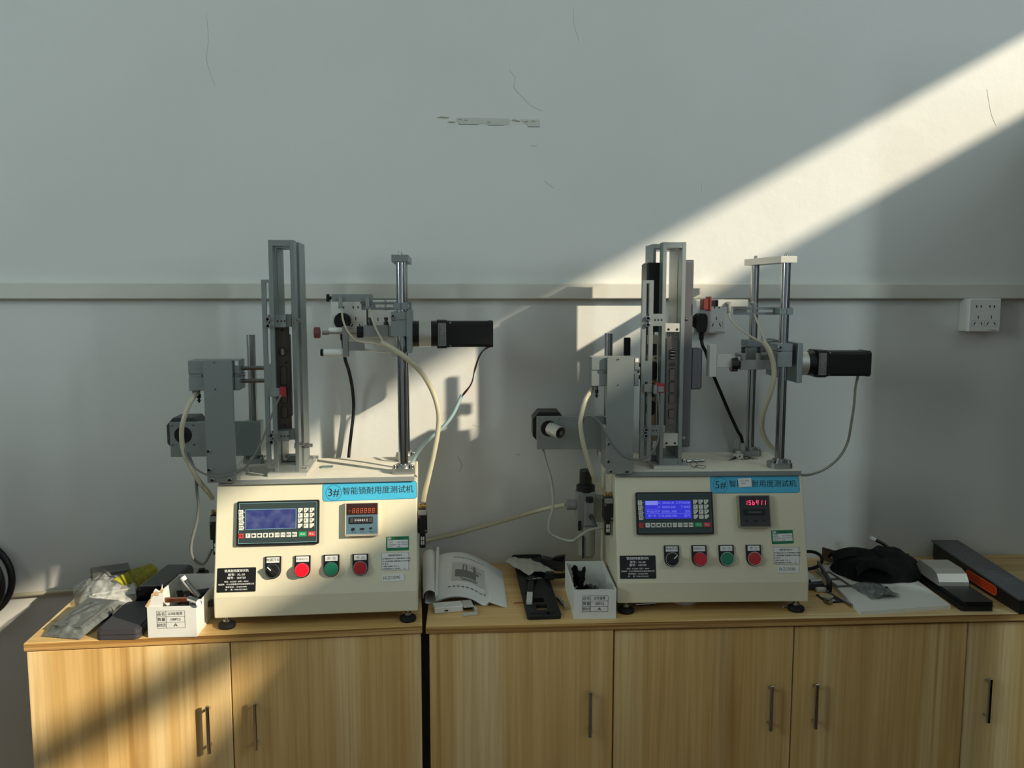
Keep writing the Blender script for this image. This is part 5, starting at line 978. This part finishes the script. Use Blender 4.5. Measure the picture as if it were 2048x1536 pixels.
MB().box(-.035, .030, -.055, .085, 0, .012, .001).build('case', ALUL, lb); MB().box(-.020, .022, -.060, -.030, .002, .018, .002).build('bolt_block', DGREY, lb); MB().cyl((-.01, -.050, .018), (.018, -.048, .018), .007, n=14).build('bolt', STEEL, lb)
for x, y in ((-.015, .03), (.012, .055), (-.005, -.01)): MB().cyl((x, y, .012), (x, y, .0124), .0035, n=10).build('hole', BLACK, lb)
lvr = thing('latch_arm', 'dark bent latch arm standing beside the silver lock case', 'lock part', (.868, 1.935, ZT), math.radians(-12))
MB().prism([(-.055, .004), (.050, .030), (.058, .026), (.066, .0), (.05, .0), (.0, .0)], -.003, .003).build('arm', MOTOR, lvr) if False else MB().prism([(-.075, 0), (-.075, .030), (-.070, .034), (.075, .034), (.075, .028), (-.030, .022), (-.045, 0)], -.0025, .0025, 'yz').build('arm', MOTOR, lvr)
tag(MB().box(-.012, .012, -.006, .006, 0, .010, .002).build('white_clip', WHITE, None, None, (.838, 1.883, ZT)), 'small white plastic clip in front of the silver lock case', 'clip')
ps = thing('badge_plate', 'small black plate with a cream disc by the right foot of machine 5', 'plate', (.8350, 1.838, ZT), math.radians(4))
MB().box(-.018, .020, -.030, .022, 0, .003, .0006).build('plate', BLACK, ps); MB().cyl((0, .006, .003), (0, .006, .0045), .0155, n=28).build('disc', CREAMD, ps); MB().box(-.004, .006, -.024, -.019, .003, .0045).build('mark', WHITE, ps)
tag(MB().cyl((0, -.055, .0032), (.0, .055, .0032), .0030, n=10).cyl((0, -.064, .0040), (0, -.055, .0040), .0042, n=8).build('steel_rod', STEEL, None, None, (.8560, 1.842, ZT), (0, 0, math.radians(9))), 'thin steel rod lying along the edge of the foam sheet', 'rod')
tag(MB().cyl((0, -.008, .006), (0, .008, .006), .006, n=12).box(-.003, .003, -.010, .012, .0, .004).build('clevis', STEEL, None, None, (.822, 1.806, ZT), (0, 0, .3)), 'small steel clevis beside the black badge plate', 'fastener')
tag(MB().ring((0, 0, 0), (0, 0, .003), .0042, .0021, 6).build('hex_nut', STEEL, None, None, (.7120, 1.7880, ZT), (math.radians(60), 0, 0)), 'single hex nut left of the right foot of machine 5', 'nut')
sdv = thing('steel_shaft', 'thin steel shaft with grooved end under the front of machine 5', 'shaft', (.3800, 1.815, ZT), math.radians(6))
MB().cyl((0, 0, .004), (.038, 0, .004), .0036, n=12).build('shaft', STEEL, sdv); MB().lathe((.038, 0, .004), (1, 0, 0), [(0, 0), (.0028, 0), (.0028, .003), (.0042, .003), (.0042, .006), (.0028, .006), (.0028, .009), (0, .009)], 12).build('grooved_end', STEEL, sdv)
tag(MB().ring((0, 0, 0), (0, 0, .009), .030, .022, 28).build('tape_roll', WHITE, None, None, (.498, 1.845, ZT)), 'white tape ring lying under machine 5', 'tape')
# black lock with silver lever block
lr = thing('rim_lock', 'black lock body with a silver hexagonal lever block right of the foam sheet', 'lock', (1.133, 1.742, ZT), math.radians(-3.5))
MB().prism(rrect(-.036, .036, 0, .236, .006), 0, .0115, 'xy').build('base', BLACK, lr); MB().prism(rrect(-.030, .037, .002, .232, .006), .0115, .021, 'xy').build('upper_body', MOTOR, lr); MB().prism(rrect(-.031, .038, .001, .234, .006), .0110, .0122, 'xy').build('seam', BLACKG, lr)
MB().prism([(.105, .021), (.105, .030), (.118, .046), (.140, .052), (.205, .052), (.225, .030), (.225, .021)], -.034, .036, 'yz').build('lever_block', mat('silver_block', (196, 192, 180), .42, metal=.6), lr)
sm = thing('smart_lock', 'long grey smart lock panel with an orange side window at the far right', 'lock panel', (1.245, 1.720, ZT), math.radians(-3.0))
def taper(y): return .034 + .018 * (y / .38)
MB().prism([(0, 0), (0, taper(0) - .004), (.38, taper(.38) - .004), (.38, .010), (.372, 0)], -.030, .034, 'yz').build('body', BLACK, sm)
MB().prism([(.001, taper(0) - .004), (.001, taper(0)), (.385, taper(.385)), (.385, taper(.385) - .004)], -.033, .037, 'yz').build('face_panel', LOCKG, sm)
hz_ = rrect(.085, .215, .008, .029, .010); MB().prism([(a, b + .018 * a * .35) for a, b in hz_], -.0312, -.030, 'yz').build('orange_window', ORANGE, sm)
hz2 = [(-.0314, a, b + .018 * a * .35) for a, b in hz_]; MB().tube(hz2 + [hz2[0]], .0011, 6, 1).build('window_rim', mat('orange_rim', (236, 104, 60), .4), sm)
kp = MB()
sl = math.atan2(.018, .38)
def fp(x, y, w_, d_): 
    z = taper(y) + .0003; z2 = taper(y + d_) + .0003
    kp.add([(x, y, z), (x + w_, y, z), (x + w_, y + d_, z2), (x, y + d_, z2)], [(0, 1, 2, 3)])
for r in range(4):
    for q in range(3): fp(-.012 + .014 * q, .235 + .016 * r, .006, .003)
for k, (y, w_) in enumerate(((.090, .030), (.105, .022), (.118, .034), (.140, .026), (.160, .016), (.31, .018), (.335, .026), (.352, .03))): fp(-.010 + .004 * (k % 3), y, w_, .0022)
kp.build('face_print', mat('faint_print', (150, 152, 152), .5), sm)
for o in bpy.data.objects:
    if o.parent and o.name.split('.')[0] in ('white_lettering', 'print', 'key_lettering', 'screen_text', 'face_print', 'printed_lines', 'printed_drawing', 'table_lettering', 'plate_lettering', 'card_lettering', 'sticker_lettering', 'label_lettering', 'border_line', 'digits'): o['kind'] = 'stuff'
